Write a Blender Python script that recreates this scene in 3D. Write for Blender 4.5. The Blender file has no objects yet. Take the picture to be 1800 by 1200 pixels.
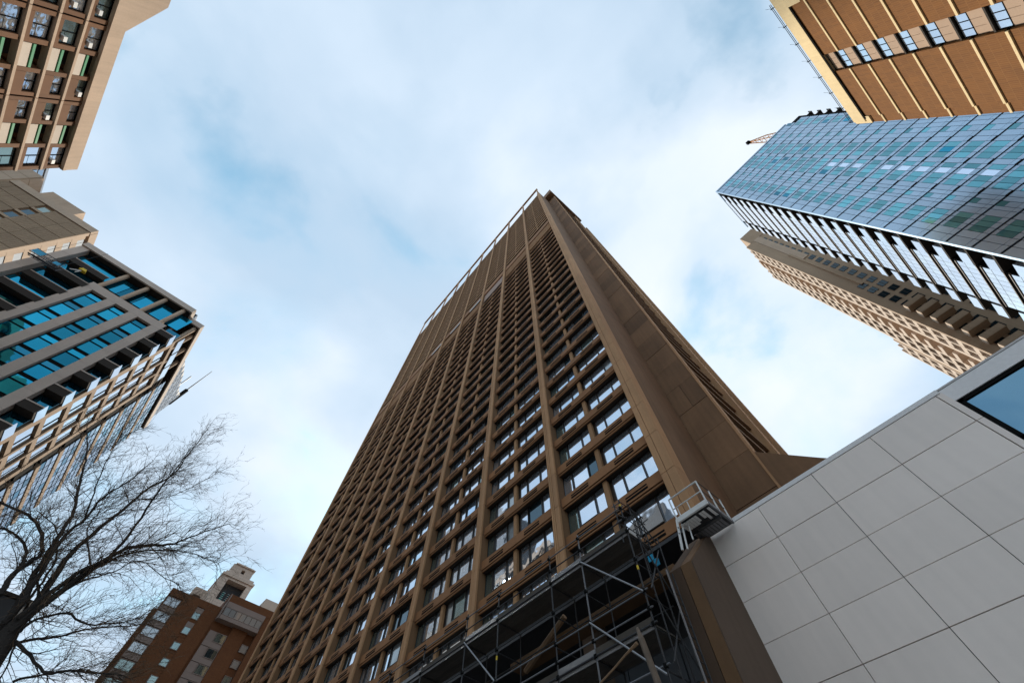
import bpy, math, random
import numpy as np
from mathutils import Vector, Matrix
random.seed(11)
S = bpy.context.scene
COL = S.collection
EYE = 1.6                       # camera height; heights below written "EYE + h" are above eye level

# ---------------------------------------------------------------- camera
cam_data = bpy.data.cameras.new("camera")
cam = bpy.data.objects.new("camera", cam_data); COL.objects.link(cam); S.camera = cam
cam_data.lens = 14.0; cam_data.sensor_width = 36.0
cam_data.clip_start = 0.1; cam_data.clip_end = 6000
def camera_axes():
    z = np.array([7., -340.5, 700.]); z /= np.linalg.norm(z)
    vx = -461. - 900.
    v = -(z[0]*vx + z[2]*700.)/z[1]
    d = np.array([vx, v, 700.]); d /= np.linalg.norm(d)
    e = np.cross(d, z); e = e if e[0] > 0 else -e
    return np.stack([e, d, z])
RC = camera_axes()
right, up, back = RC[:, 0], -RC[:, 1], -RC[:, 2]
cam.matrix_world = Matrix(((right[0], up[0], back[0], 0), (right[1], up[1], back[1], 0),
                           (right[2], up[2], back[2], EYE), (0, 0, 0, 1)))
# ---------------------------------------------------------------- sky, sun, exposure
SUN = Vector((.50, .64, .58)).normalized()
world = bpy.data.worlds.new("World"); S.world = world; world.use_nodes = True
nt = world.node_tree; N = nt.nodes; L = nt.links; N.clear()
out = N.new('ShaderNodeOutputWorld'); bg = N.new('ShaderNodeBackground'); bg.inputs[1].default_value = 0.1
L.new(bg.outputs[0], out.inputs[0])
sky = N.new('ShaderNodeTexSky'); sky.sky_type = 'NISHITA'; sky.sun_disc = False
sky.sun_elevation = math.asin(SUN.z); sky.sun_rotation = math.atan2(SUN.x, SUN.y)
sky.air_density = 1.0; sky.dust_density = 0.6; sky.ozone_density = 1.2
tc = N.new('ShaderNodeTexCoord'); sx = N.new('ShaderNodeSeparateXYZ'); L.new(tc.outputs['Generated'], sx.inputs[0])
def mth(op, a, b=None, clamp=False):
    n = N.new('ShaderNodeMath'); n.operation = op; n.use_clamp = clamp
    for i, q in enumerate((a, b)):
        if q is None: continue
        if isinstance(q, (int, float)): n.inputs[i].default_value = q
        else: L.new(q, n.inputs[i])
    return n.outputs[0]
zz = mth('MAXIMUM', mth('ADD', sx.outputs[2], 0.12), 0.08)
cx = N.new('ShaderNodeCombineXYZ')
L.new(mth('DIVIDE', sx.outputs[0], zz), cx.inputs[0]); L.new(mth('DIVIDE', sx.outputs[1], zz), cx.inputs[1])
CLOUD_SHIFT = (3.1, 1.7, 0.4)
def noise(scale, detail, rough, off, dist=0.0):
    mp = N.new('ShaderNodeMapping'); mp.inputs['Location'].default_value = off
    L.new(cx.outputs[0], mp.inputs[0])
    n = N.new('ShaderNodeTexNoise'); n.inputs['Scale'].default_value = scale; n.inputs['Detail'].default_value = detail
    n.inputs['Roughness'].default_value = rough; n.inputs['Distortion'].default_value = dist
    L.new(mp.outputs[0], n.inputs['Vector']); return n.outputs['Fac']
def ramp(fac, stops):
    r = N.new('ShaderNodeValToRGB'); el = r.color_ramp.elements
    el[0].position, el[0].color = stops[0][0], (*stops[0][1], 1)
    el[1].position, el[1].color = stops[-1][0], (*stops[-1][1], 1)
    for p, c in stops[1:-1]:
        e = el.new(p); e.color = (*c, 1)
    L.new(fac, r.inputs[0]); return r.outputs[0]
shape = noise(2.7, 7, .50, CLOUD_SHIFT, .2)
mask = ramp(shape, [(.29, (.25, .25, .25)), (.41, (.82, .82, .82)), (.54, (1, 1, 1))])
tone = noise(1.5, 6, .48, (7.3, 2.2, 5.0), .15)
cloud = ramp(tone, [(.34, (3.9, 5.0, 6.2)), (.47, (4.7, 5.7, 6.8)), (.58, (5.8, 6.5, 7.3)), (.68, (6.4, 6.9, 7.5))])
mixn = N.new('ShaderNodeMix'); mixn.data_type = 'RGBA'
nsky = N.new('ShaderNodeMix'); nsky.data_type = 'RGBA'; nsky.blend_type = 'MULTIPLY'; nsky.inputs[0].default_value = 1.0
L.new(sky.outputs[0], nsky.inputs[6]); nsky.inputs[7].default_value = (1.7, 2.4, 2.0, 1)
L.new(mask, mixn.inputs[0]); L.new(nsky.outputs[2], mixn.inputs[6]); L.new(cloud, mixn.inputs[7])
L.new(mixn.outputs[2], bg.inputs[0])

sun_data = bpy.data.lights.new("sun", 'SUN'); sun_data.energy = 3.0; sun_data.angle = math.radians(9)
sun_data.color = (1.0, .89, .74)
sun = bpy.data.objects.new("sun", sun_data); COL.objects.link(sun)
sun.rotation_euler = SUN.to_track_quat('Z', 'Y').to_euler()
vs = S.view_settings; vs.view_transform = 'Standard'; vs.look = 'None'; vs.exposure = 0.55; vs.gamma = 1.0; vs.use_curve_mapping = False

# ---------------------------------------------------------------- materials
def mat(name, col, rough=.8, metal=0.0, var=.25, scale=.6, streak=0.0, bump=0.0, spec=.5, rnd=0.0, fine=.10):
    """plain weathered surface: cloudy tone, fine grain, optional rain streaks, tone differing from piece to piece"""
    m = bpy.data.materials.new(name); m.use_nodes = True
    n, l = m.node_tree.nodes, m.node_tree.links
    b = n['Principled BSDF']; b.inputs['Roughness'].default_value = rough; b.inputs['Metallic'].default_value = metal
    b.inputs['Specular IOR Level'].default_value = spec
    g = n.new('ShaderNodeNewGeometry')
    t = n.new('ShaderNodeTexNoise'); t.inputs['Scale'].default_value = scale; t.inputs['Detail'].default_value = 6
    l.new(g.outputs['Position'], t.inputs['Vector'])
    f = n.new('ShaderNodeTexNoise'); f.inputs['Scale'].default_value = scale*14; f.inputs['Detail'].default_value = 3
    l.new(g.outputs['Position'], f.inputs['Vector'])
    def ma(op, a, bb):
        q = n.new('ShaderNodeMath'); q.operation = op
        for i, v in enumerate((a, bb)):
            if isinstance(v, (int, float)): q.inputs[i].default_value = v
            else: l.new(v, q.inputs[i])
        return q.outputs[0]
    val = ma('MULTIPLY_ADD', t.outputs['Fac'], 2*var); val.node.inputs[2].default_value = 1-var
    val2 = ma('MULTIPLY_ADD', f.outputs['Fac'], 2*fine); val2.node.inputs[2].default_value = 1-fine
    val = ma('MULTIPLY', val, val2)
    if streak:
        mp = n.new('ShaderNodeMapping'); mp.inputs['Scale'].default_value = (3.2, 3.2, .12); l.new(g.outputs['Position'], mp.inputs[0])
        s = n.new('ShaderNodeTexNoise'); s.inputs['Scale'].default_value = 1.0; s.inputs['Detail'].default_value = 5; l.new(mp.outputs[0], s.inputs['Vector'])
        v3 = ma('MULTIPLY_ADD', s.outputs['Fac'], 2*streak); v3.node.inputs[2].default_value = 1-streak
        val = ma('MULTIPLY', val, v3)
    if rnd:
        oi = n.new('ShaderNodeObjectInfo')
        v4 = ma('MULTIPLY_ADD', oi.outputs['Random'], 2*rnd); v4.node.inputs[2].default_value = 1-rnd
        val = ma('MULTIPLY', val, v4)
    mx = n.new('ShaderNodeMix'); mx.data_type = 'RGBA'; mx.blend_type = 'MULTIPLY'; mx.inputs[0].default_value = 1
    mx.inputs[6].default_value = (*col, 1); l.new(val, mx.inputs[7]); l.new(mx.outputs[2], b.inputs['Base Color'])
    if bump:
        bp = n.new('ShaderNodeBump'); bp.inputs['Strength'].default_value = bump; bp.inputs['Distance'].default_value = .03
        l.new(f.outputs['Fac'], bp.inputs['Height']); l.new(bp.outputs[0], b.inputs['Normal'])
    return m
def glass(name, tint, rough=.03, metal=.85, wav=.02, var=.12, rnd=.0):
    """coated window glass: mirror-like with its own tint and slightly uneven panes"""
    m = mat(name, tint, rough, metal, var=var, scale=.25, rnd=rnd, fine=.0)
    n, l = m.node_tree.nodes, m.node_tree.links; b = n['Principled BSDF']
    g = n.new('ShaderNodeNewGeometry'); t = n.new('ShaderNodeTexNoise'); t.inputs['Scale'].default_value = .5
    l.new(g.outputs['Position'], t.inputs['Vector'])
    bp = n.new('ShaderNodeBump'); bp.inputs['Strength'].default_value = 1.0; bp.inputs['Distance'].default_value = wav
    l.new(t.outputs['Fac'], bp.inputs['Height']); l.new(bp.outputs[0], b.inputs['Normal'])
    return m
def brick(name, c1, c2, mortar, axis, w=.42, h=.15, size=.012):
    m = mat(name, c1, .9, 0, var=.18, scale=.35, streak=.12)
    n, l = m.node_tree.nodes, m.node_tree.links
    mx = [q for q in n if q.type == 'MIX'][0]
    g = n.new('ShaderNodeNewGeometry'); s = n.new('ShaderNodeSeparateXYZ'); c = n.new('ShaderNodeCombineXYZ')
    l.new(g.outputs['Position'], s.inputs[0]); l.new(s.outputs[axis], c.inputs[0]); l.new(s.outputs[2], c.inputs[1])
    t = n.new('ShaderNodeTexBrick'); t.inputs['Scale'].default_value = 1; t.inputs['Brick Width'].default_value = w
    t.inputs['Row Height'].default_value = h; t.inputs['Mortar Size'].default_value = size
    t.inputs['Color1'].default_value = (*c1, 1); t.inputs['Color2'].default_value = (*c2, 1); t.inputs['Mortar'].default_value = (*mortar, 1)
    l.new(c.outputs[0], t.inputs['Vector']); l.new(t.outputs['Color'], mx.inputs[6]); return m

M = {}
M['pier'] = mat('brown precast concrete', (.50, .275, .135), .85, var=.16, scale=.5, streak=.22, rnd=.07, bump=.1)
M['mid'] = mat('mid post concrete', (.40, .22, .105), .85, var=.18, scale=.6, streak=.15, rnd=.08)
M['pier_shade'] = mat('pier concrete shade tone', (.23, .122, .058), .88, var=.2, scale=.5, streak=.2, rnd=.08)  # darker copy of the pier concrete; recess shade painted into the returns
M['spandrel'] = mat('brown spandrel concrete', (.32, .15, .062), .85, var=.2, scale=.5, streak=.12, rnd=.08, bump=.1)
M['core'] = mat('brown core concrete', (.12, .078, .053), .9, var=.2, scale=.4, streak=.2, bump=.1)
M['wallpanel'] = mat('brown wall panel', (.225, .122, .062), .85, var=.36, scale=.3, streak=.22, rnd=.22, bump=.1)
M['frame'] = mat('dark bronze frame', (.035, .026, .02), .45, .5, var=.1)
M['black'] = mat('black metal', (.008, .008, .008), .9, var=.2, spec=.1)
M['glass'] = glass('clear reflecting glass', (.72, .80, .90))
M['glass_dim'] = glass('curtained glass', (.26, .34, .33), .06, .75)
M['tanglass'] = glass('deep blue black glass', (.025, .05, .065), .06, .5)
M['pale4'] = mat('pale grey curtain panel', (.34, .38, .44), .95, 0, var=.1, scale=.1, rnd=.14, spec=.03)
M['paleglass'] = mat('window with painted reflection', (.62, .65, .68), .9, 0, var=.06, scale=.3, spec=.05)  # matt pale colour painted in place of a bright reflection
M['sideglass'] = glass('side window glass', (.66, .75, .86), .02, .85, .0)
M['curtain3'] = glass('blue grey curtain glass', (.36, .46, .58), .03, .75, .0, rnd=.2)
M['glass_blue'] = glass('blue reflecting glass', (.50, .68, .88), .03, .85, .05)
M['glass_pale'] = glass('pale dusty glass', (.42, .46, .48), .12, .6)
M['glass_dark'] = glass('dark glass', (.08, .13, .16), .04, .8)
M['shopglass'] = glass('blue shop glass', (.13, .26, .36), .03, .88, .03)
M['whitepanel'] = mat('white cladding', (.94, .825, .75), .36, var=.09, scale=.35, streak=.07, rnd=.04, fine=.02)
M['coping'] = mat('white coping', (.84, .81, .80), .45, var=.06)
M['whitepaint'] = mat('white paint', (.78, .77, .75), .5, var=.12, scale=2)
M['steel'] = mat('galvanised steel', (.20, .20, .21), .5, .6, var=.25, scale=3)
M['steel_dark'] = mat('dull scaffold tube', (.06, .06, .063), .55, .5, var=.3, scale=3)
M['rusty'] = mat('rusty grey steel', (.15, .11, .08), .55, .4, var=.4, scale=4)
M['plank'] = mat('worn scaffold board', (.075, .062, .05), .9, var=.3, scale=2, rnd=.2)
M['alum'] = mat('aluminium edge', (.27, .27, .28), .45, .6, var=.15, scale=2)
M['pink'] = mat('pink metal panel', (.36, .235, .175), .7, var=.1)
M['asphalt'] = mat('asphalt', (.05, .05, .052), .9, var=.3, scale=1.5, bump=.3)
M['pave'] = mat('paving', (.40, .385, .365), .9, var=.2, scale=1.2, bump=.2)
M['conc_beige'] = mat('beige concrete', (.54, .40, .29), .85, var=.15, scale=.4, streak=.16, bump=.1)
M['conc_grey'] = mat('warm grey stone', (.53, .44, .375), .8, var=.12, scale=.5, streak=.06, rnd=.04)
M['conc_tan'] = mat('tan precast', (.44, .31, .205), .85, var=.12, scale=.2, streak=.16)
M['conc_east'] = mat('brown grey precast', (.33, .235, .16), .85, var=.14, scale=.4, streak=.1)
M['conc_pale'] = mat('pale precast', (.56, .45, .36), .85, var=.12, scale=.3, streak=.08)
M['brownpanel'] = mat('rust brown panel', (.165, .072, .028), .8, var=.2, scale=.5, rnd=.1)
M['soffit_shade'] = mat('dark soffit', (.035, .027, .021), .9, var=.2)  # near-black colour carries the shade of undersides and recesses
M['teal'] = glass('teal glass', (.012, .235, .37), .03, .9, rnd=.5)
M['teal_dark'] = glass('deep teal glass', (.02, .16, .25), .03, .9, rnd=.25)
M['teal10'] = glass('sea green glass', (.14, .45, .55), .07, .6, rnd=.3)
M['grey10'] = glass('blue grey spandrel', (.40, .56, .72), .24, .55, var=.06, rnd=.07)
M['glint10'] = glass('painted sky reflection', (.66, .80, .98), .08, .85)  # pale tint painted for bright sky reflections on chosen panes
M['railglass'] = glass('railing glass', (.86, .92, 1.0), .06, .8, rnd=.06)
M['pale_frame'] = mat('pale frame', (.55, .52, .5), .6, var=.1)
M['brick9'] = brick('orange brown brick', (.21, .079, .012), (.17, .062, .009), (.25, .11, .028), 0, .22, .9, .018)
M['band9'] = mat('buff concrete', (.80, .62, .35), .85, var=.14, scale=.7, streak=.1, bump=.1)
M['panel9'] = mat('brown infill panel', (.42, .29, .20), .8, var=.12, scale=.6)
M['brick5'] = brick('red brown brick', (.17, .062, .019), (.13, .045, .014), (.13, .065, .03), 0, .3, .12, .01)
M['grey5'] = mat('grey pink panel', (.27, .215, .19), .8, var=.12)
M['stone6'] = brick('cream limestone', (.62, .50, .41), (.56, .45, .37), (.40, .32, .27), 0, 1.6, .8, .04)
M['steel_yellow'] = mat('orange steel', (.85, .42, .10), .6, var=.15)
M['bark'] = mat('dark bark', (.035, .028, .024), .95, var=.35, scale=4, bump=.6)
M['twig'] = mat('reddish twig', (.15, .095, .055), .9, var=.3, scale=2)
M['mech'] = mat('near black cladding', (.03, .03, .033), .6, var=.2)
M['wood'] = mat('orange brown concrete', (.16, .082, .034), .75, var=.22, scale=1.4, streak=.15, bump=.2)
M['pillar'] = mat('dark brown pillar concrete', (.085, .048, .027), .85, var=.22, scale=1.2, streak=.12, bump=.15)
M['timber'] = mat('weathered timber', (.26, .155, .085), .8, var=.3, scale=3)
M['bluesteel'] = mat('blue grey panel', (.085, .095, .11), .6, var=.3, scale=1.2)
M['orange'] = mat('rust orange rail', (.30, .125, .035), .8, var=.35, scale=2)
M['yellow'] = mat('yellow tape', (.75, .52, .03), .6, var=.1)
M['blue'] = mat('blue tarp', (.03, .36, .60), .6, var=.2, scale=3)
M['green'] = mat('green rail', (.05, .28, .13), .6, var=.15, scale=1)
M['balcpanel'] = mat('beige balcony panel', (.62, .53, .44), .8, var=.1, rnd=.06)
def ribbed():
    m = mat('ribbed precast', (.37, .255, .165), .9, var=.2, scale=.4, streak=.1, rnd=.05)
    n, l = m.node_tree.nodes, m.node_tree.links
    g = n.new('ShaderNodeNewGeometry'); w = n.new('ShaderNodeTexWave'); w.bands_direction = 'X'; w.inputs['Scale'].default_value = .75
    w.inputs['Distortion'].default_value = .4; w.inputs['Detail'].default_value = 2
    l.new(g.outputs['Position'], w.inputs['Vector'])
    bp = n.new('ShaderNodeBump'); bp.inputs['Strength'].default_value = .9; bp.inputs['Distance'].default_value = .12
    l.new(w.outputs['Fac'], bp.inputs['Height']); l.new(bp.outputs[0], n['Principled BSDF'].inputs['Normal']); return m
M['ribbed'] = ribbed()

# ---------------------------------------------------------------- mesh helpers
class MB:
    def __init__(s): s.v = []; s.f = []; s.m = []; s.mats = []
    def mi(s, k):
        if k not in s.mats: s.mats.append(k)
        return s.mats.index(k)
    def poly(s, pts, faces, k):
        b = len(s.v); s.v += [tuple(p) for p in pts]; i = s.mi(k)
        for f in faces: s.f.append(tuple(b+q for q in f)); s.m.append(i)
        return s
    def box(s, x0, x1, y0, y1, z0, z1, k):
        x0, x1 = min(x0, x1), max(x0, x1); y0, y1 = min(y0, y1), max(y0, y1); z0, z1 = min(z0, z1), max(z0, z1)
        return s.poly([(x0,y0,z0),(x1,y0,z0),(x1,y1,z0),(x0,y1,z0),(x0,y0,z1),(x1,y0,z1),(x1,y1,z1),(x0,y1,z1)],
               [(0,3,2,1),(4,5,6,7),(0,1,5,4),(1,2,6,5),(2,3,7,6),(3,0,4,7)], k)
    def prism(s, pts2, axis, a, b, k):
        """outline of (u, v) points pushed along axis 0/1/2 from a to b"""
        def p(u, v, w): return {0: (w, u, v), 1: (u, w, v), 2: (u, v, w)}[axis]
        n = len(pts2); P = [p(u, v, a) for u, v in pts2] + [p(u, v, b) for u, v in pts2]
        F = [tuple(range(n))[::-1], tuple(range(n, 2*n))] + [(i, (i+1) % n, n+(i+1) % n, n+i) for i in range(n)]
        return s.poly(P, F, k)
    def tube(s, pts, rad, n, k):
        pts = [Vector(p) for p in pts]; rad = rad if isinstance(rad, (list, tuple)) else [rad]*len(pts)
        b = len(s.v); i = s.mi(k); ref = None
        for j, p in enumerate(pts):
            d = (pts[min(j+1, len(pts)-1)] - pts[max(j-1, 0)]).normalized()
            if ref is None: ref = Vector((0, 0, 1)) if abs(d.z) < .9 else Vector((1, 0, 0))
            u = d.cross(ref).normalized(); w = d.cross(u).normalized(); ref = -u.cross(d).normalized() if False else ref
            for q in range(n):
                a = 2*math.pi*q/n; s.v.append(tuple(p + (u*math.cos(a) + w*math.sin(a))*rad[j]))
        for j in range(len(pts)-1):
            for q in range(n):
                s.f.append((b+j*n+q, b+j*n+(q+1) % n, b+(j+1)*n+(q+1) % n, b+(j+1)*n+q)); s.m.append(i)
        s.f.append(tuple(b+q for q in range(n))[::-1]); s.m.append(i)
        e = b+(len(pts)-1)*n; s.f.append(tuple(e+q for q in range(n))); s.m.append(i)
        return s
    def mesh(s, name):
        me = bpy.data.meshes.new(name); me.from_pydata(s.v, [], s.f)
        for k in s.mats: me.materials.append(M[k])
        me.polygons.foreach_set('material_index', s.m); me.update()
        return me
def recalc(me):
    import bmesh
    bm = bmesh.new(); bm.from_mesh(me); bmesh.ops.recalc_face_normals(bm, faces=bm.faces); bm.to_mesh(me); bm.free()

ORI = {}
def thing(name, label, cat, loc=(0, 0, 0), group=None):
    o = bpy.data.objects.new(name, None); COL.objects.link(o); o.location = loc; o.empty_display_size = .5
    o['label'] = label; o['category'] = cat
    if group: o['group'] = group
    ORI[o.name] = Vector(loc); return o
def part(name, mb, parent, fix=False, label=None, kind=None):
    """one mesh in world coordinates, hung under its thing"""
    me = mb.mesh(name)
    if fix: recalc(me)
    o = bpy.data.objects.new(name, me); COL.objects.link(o); o.parent = parent
    base = ORI[parent.name]; o.location = -base
    ORI[o.name] = Vector((0, 0, 0))
    if label: o['label'] = label
    if kind: o['kind'] = kind
    return o
def solo(name, mb, label=None, cat=None, kind=None, group=None, fix=False):
    me = mb.mesh(name)
    if fix: recalc(me)
    o = bpy.data.objects.new(name, me); COL.objects.link(o)
    if label: o['label'] = label
    if cat: o['category'] = cat
    if kind: o['kind'] = kind
    if group: o['group'] = group
    ORI[o.name] = Vector((0, 0, 0)); return o
def pix(p):
    q = RC.T @ (np.array(p) - np.array([0, 0, EYE]))
    if q[2] < .1: return None
    return 900+700*q[0]/q[2], 600+700*q[1]/q[2]
def size_rank(me, pos):
    if '_ext' not in me:
        co = np.empty(len(me.vertices)*3); me.vertices.foreach_get('co', co); co = co.reshape(-1, 3)
        me['_ext'] = list(np.concatenate([co.min(0), co.max(0)]))
    e = np.array(me['_ext']); c = (e[:3]+e[3:])/2 + np.array(pos)
    d = np.linalg.norm(c - np.array([0, 0, EYE])); s = float(np.linalg.norm(e[3:]-e[:3]))/max(d, .1)
    p = pix(c)
    if p is None or not (-60 < p[0] < 1860 and -60 < p[1] < 1260): s *= .001
    return s
def join(items, name):
    V, F, MI, mats, off = [], [], [], [], 0
    for me, pos in items:
        co = np.empty(len(me.vertices)*3); me.vertices.foreach_get('co', co); V.append(co.reshape(-1, 3)+np.array(pos))
        idx = [mats.index(m) if m in mats else (mats.append(m) or len(mats)-1) for m in me.materials]
        for p in me.polygons:
            F.append(tuple(off+i for i in p.vertices)); MI.append(idx[p.material_index])
        off += len(me.vertices)
    me = bpy.data.meshes.new(name); me.from_pydata(np.concatenate(V).tolist(), [], F)
    for m in mats: me.materials.append(m)
    me.polygons.foreach_set('material_index', MI); me.update(); return me
def parts(parent, name, items, limit=300, sub=None, sublimit=300):
    """alike pieces: the ones that show largest become objects of their own, any beyond the limit one joined part.
    items: (mesh, position[, [(sub name, mesh, offset), ...]])"""
    base = ORI[parent.name]
    items = sorted(items, key=lambda it: -size_rank(it[0], it[1]))
    for it in items[:limit]:
        o = bpy.data.objects.new(name, it[0]); COL.objects.link(o); o.parent = parent
        o.location = Vector(it[1]) - base
        if len(it) > 2:
            for sn, sm, so in it[2]:
                q = bpy.data.objects.new(sn, sm); COL.objects.link(q); q.parent = o; q.location = so
    rest = items[limit:]
    if rest:
        flat = []
        for it in rest:
            flat.append((it[0], it[1]))
            if len(it) > 2:
                for sn, sm, so in it[2]: flat.append((sm, tuple(Vector(it[1])+Vector(so))))
        o = bpy.data.objects.new(name, join(flat, name)); COL.objects.link(o); o.parent = parent; o.location = -base; o['kind'] = 'stuff'
def bx(name, *b): return MB().box(*b).mesh(name)

# ================================================================ ground
g = MB(); g.box(-3000, 3000, -3000, 3000, -1, 0, 'asphalt'); solo('ground', g, kind='structure')
g = MB(); g.box(-21, -6, -300, 50, .004, .008, 'asphalt'); solo('road', g, kind='structure')
g = MB(); g.box(-6, 17, -300, 110, .004, .13, 'pave'); g.box(-40, -21, -300, 50, .004, .13, 'pave'); solo('pavement', g, kind='structure')
g = MB()
for i in range(-14, 7): g.box(-13.6, -13.45, i*8, i*8+3, .012, .016, 'whitepaint')
solo('road_marking', g, kind='structure')

# ================================================================ the brown tower
Z0 = EYE + 17.61; FL = 3.234; PITCH = 9.42
XP, XS, XG = 17.7, 18.08, 18.62
def zf(k): return Z0 + FL*k
tower = thing('apartment_tower', 'tall brown concrete tower in the middle with rows of windows between ribbed piers', 'tower', (30, 44, 0))
g = MB(); g.box(18.78, 23.9, 6.8, 91.6, EYE+14.2, EYE+173, 'core'); g.box(24.15, 44, 4.4, 91.6, 0, EYE+177, 'core'); part('core_wall', g, tower)
g = MB(); g.box(17.95, 24.1, 6.43, 6.78, 0, EYE+177, 'wallpanel'); part('side_wall', g, tower)
# piers, a block for each storey with an open joint between
pm = MB()
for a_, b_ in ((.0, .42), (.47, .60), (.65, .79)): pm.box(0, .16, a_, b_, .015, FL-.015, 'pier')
pm.box(.10, 1.05, .01, .78, .02, FL-.02, 'pier_shade'); pm = pm.mesh('pier_block')
pc = MB(); pc.box(0, 1.05, 0, .56, .015, FL-.015, 'pier'); pc.box(0, .4, .60, 1.0, .015, FL-.015, 'pier'); pc.box(.06, 1.04, .53, .99, .02, FL-.02, 'pier_shade'); pc = pc.mesh('pier_block')
ps = MB(); ps.box(.12, 1.0, .1, .7, EYE+14.3, 175, 'core'); ps = ps.mesh('pier_block')
it = []
for k in range(-1, 48):
    it.append((pc, (XP, 6.42, zf(k))))
    for j in range(1, 10): it.append((pm, (XP, 15.58+PITCH*(j-1), zf(k))))
parts(tower, 'pier_block', it)
it = []
for j in range(1, 10): it.append((ps, (XP, 15.58+PITCH*(j-1), 0)))
parts(tower, 'pier_core', it)
# spandrel beams with a pair of slotted grilles
sp = MB(); sp.box(0, .6, -.60, 8.5, .03, .78, 'spandrel'); sp.box(.08, .6, -.58, 8.48, -.05, .029, 'soffit_shade'); sp.box(.05, .14, -.59, 8.49, -.15, -.051, 'spandrel'); sp.box(.141, .6, -.58, 8.48, -.13, -.051, 'soffit_shade')  # shade under the beam is put into its near-black underside
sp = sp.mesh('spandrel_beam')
sp2 = MB(); sp2.box(.10, .22, -.60, 8.5, -.10, .90, 'pier'); sp2.box(.221, .6, -.58, 8.48, -.06, .80, 'pier_shade'); sp2.box(.30, .6, -.57, 8.47, -.20, -.061, 'soffit_shade'); sp2 = sp2.mesh('spandrel_beam')  # light lip, darker body: lit and shaded tones painted into the rows
gr = MB(); gr.box(-.012, .3, 0, 1.72, .16, .50, 'black'); gr.box(-.03, .05, -.01, 1.73, .30, .36, 'spandrel')
gr = gr.mesh('vent_grille')
def bayk(j, k): return 7.44 + PITCH*j, zf(k)
floors = list(range(-1, 26)) + list(range(30, 48))
it = []; ig = []
for k in floors + [48]:
    for j in range(9):
        y, z = bayk(j, k); it.append((sp if k < 30 else sp2, (XS, y, z)))
        if k < 26: ig += [(gr, (XS, y+1.21, z)), (gr, (XS, y+5.45, z))]
parts(tower, 'spandrel_beam', it); parts(tower, 'vent_grille', ig)
po = bx('mid_post', 0, .25, 0, .37, .02, 2.30, 'mid')
it = []
for k in floors:
    for j in range(9):
        y, z = bayk(j, k); it.append((po, (18.33, y+4.10, z+.78)))
parts(tower, 'mid_post', it)
# windows: bronze frame, three panes, a low hopper under the middle one
def win_meshes(w1, w2, w3, h):
    W = w1+w2+w3
    fr = MB(); fr.box(-.06, .08, 0, W, 0, .07, 'frame'); fr.box(-.06, .08, 0, W, h-.07, h, 'frame')
    fr.box(-.06, .08, 0, .06, .072, h-.072, 'frame'); fr.box(-.06, .08, W-.06, W, .072, h-.072, 'frame')
    for y in (w1, w1+w2): fr.box(-.13, .06, y-.032, y+.032, .071, h-.071, 'frame')
    fr.box(-.09, .06, w1+.033, w1+w2-.033, .072, .46, 'frame'); fr.box(-.14, -.091, w1+.05, w1+w2-.05, .44, .50, 'frame')
    return fr.mesh('window')
wf = win_meshes(.92, 1.66, 1.0, 2.30)
def pane(w, h, k): return bx('pane', 0, .02, .0, w, 0, h, k)
PN = {k: (pane(.82, 2.15, k), pane(1.56, 1.70, k), pane(.9, 2.15, k)) for k in ('glass', 'glass_dim', 'glass_dark', 'glass_blue', 'glass_pale')}
it = []
rw = random.Random(5)
for k in floors:
    for j in range(9):
        y, z = bayk(j, k)
        for a in (.30, 4.59):
            kinds = [('glass' if rw.random() < .8 else rw.choice(['glass_dim', 'glass_blue', 'glass_pale', 'glass_dark'])) for _ in range(3)]
            if a > 4: kinds[2] = 'glass_dim' if rw.random() < .55 else 'glass'
            if rw.random() < .05: kinds = [rw.choice(['glass_dim', 'glass_dark'])]*3
            sub = [('pane', PN[kinds[0]][0], (0, .06, .075)), ('pane', PN[kinds[1]][1], (0, .97, .51)), ('pane', PN[kinds[2]][2], (0, 2.63, .075))]
            it.append((wf, (XG, y+a, z+.78), sub))
it = sorted(it, key=lambda q: -size_rank(q[0], q[1]))
parts(tower, 'window', it[:100])
def fuse(q): return (join([(q[0], (0, 0, 0))]+[(m, o) for _, m, o in q[2]], 'window'), q[1])
ck = {}
def fused(q):
    key = tuple(m.name for _, m, _ in q[2])
    if key not in ck: ck[key] = fuse(q)[0]
    return (ck[key], q[1])
rest = [fused(q) for q in it[100:]]
parts(tower, 'window', rest, limit=200)
# plant floors: a deep blank band, louvres, pink panels in one bay, bright sky gaps painted white in three
band = bx('blank_band', -.1, .6, -.4, 8.5, 0, 3.4, 'spandrel')
lou = bx('louvre', 0, .4, -.4, 8.5, 0, .55, 'pier')
dk = bx('backing_panel', 0, .1, -.4, 8.5, 0, FL*4-.02, 'soffit_shade')
pk = bx('pink_panel', -.05, .1, 0, 2.75, 0, 5.4, 'pink')
wh = bx('sky_slot', 0, .1, .4, 5.4, 0, .8, 'whitepaint')  # white panel painted for bright sky through an open gap
ib, il, idk, ipk, iw = [], [], [], [], []
for j in range(9):
    y = 7.44+PITCH*j
    idk.append((dk, (18.6, y, zf(26)+.01)))
    ib.append((band, (XS, y, EYE+107.5)))
    if j == 2:
        for q in range(3): ipk += [(pk, (18.3, y+q*2.79, EYE+102.2))]
    elif j in (3, 4, 5): iw.append((wh, (17.96, y, EYE+107.4))); il += [(lou, (18.1, y, EYE+101.7+1.13*q)) for q in range(4)]
    else: il += [(lou, (18.1, y, EYE+101.7+1.13*q)) for q in range(5)]
for n_, i_ in (('backing_panel', idk), ('blank_band', ib), ('pink_panel', ipk), ('sky_slot', iw), ('louvre', il)): parts(tower, n_, i_)
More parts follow.
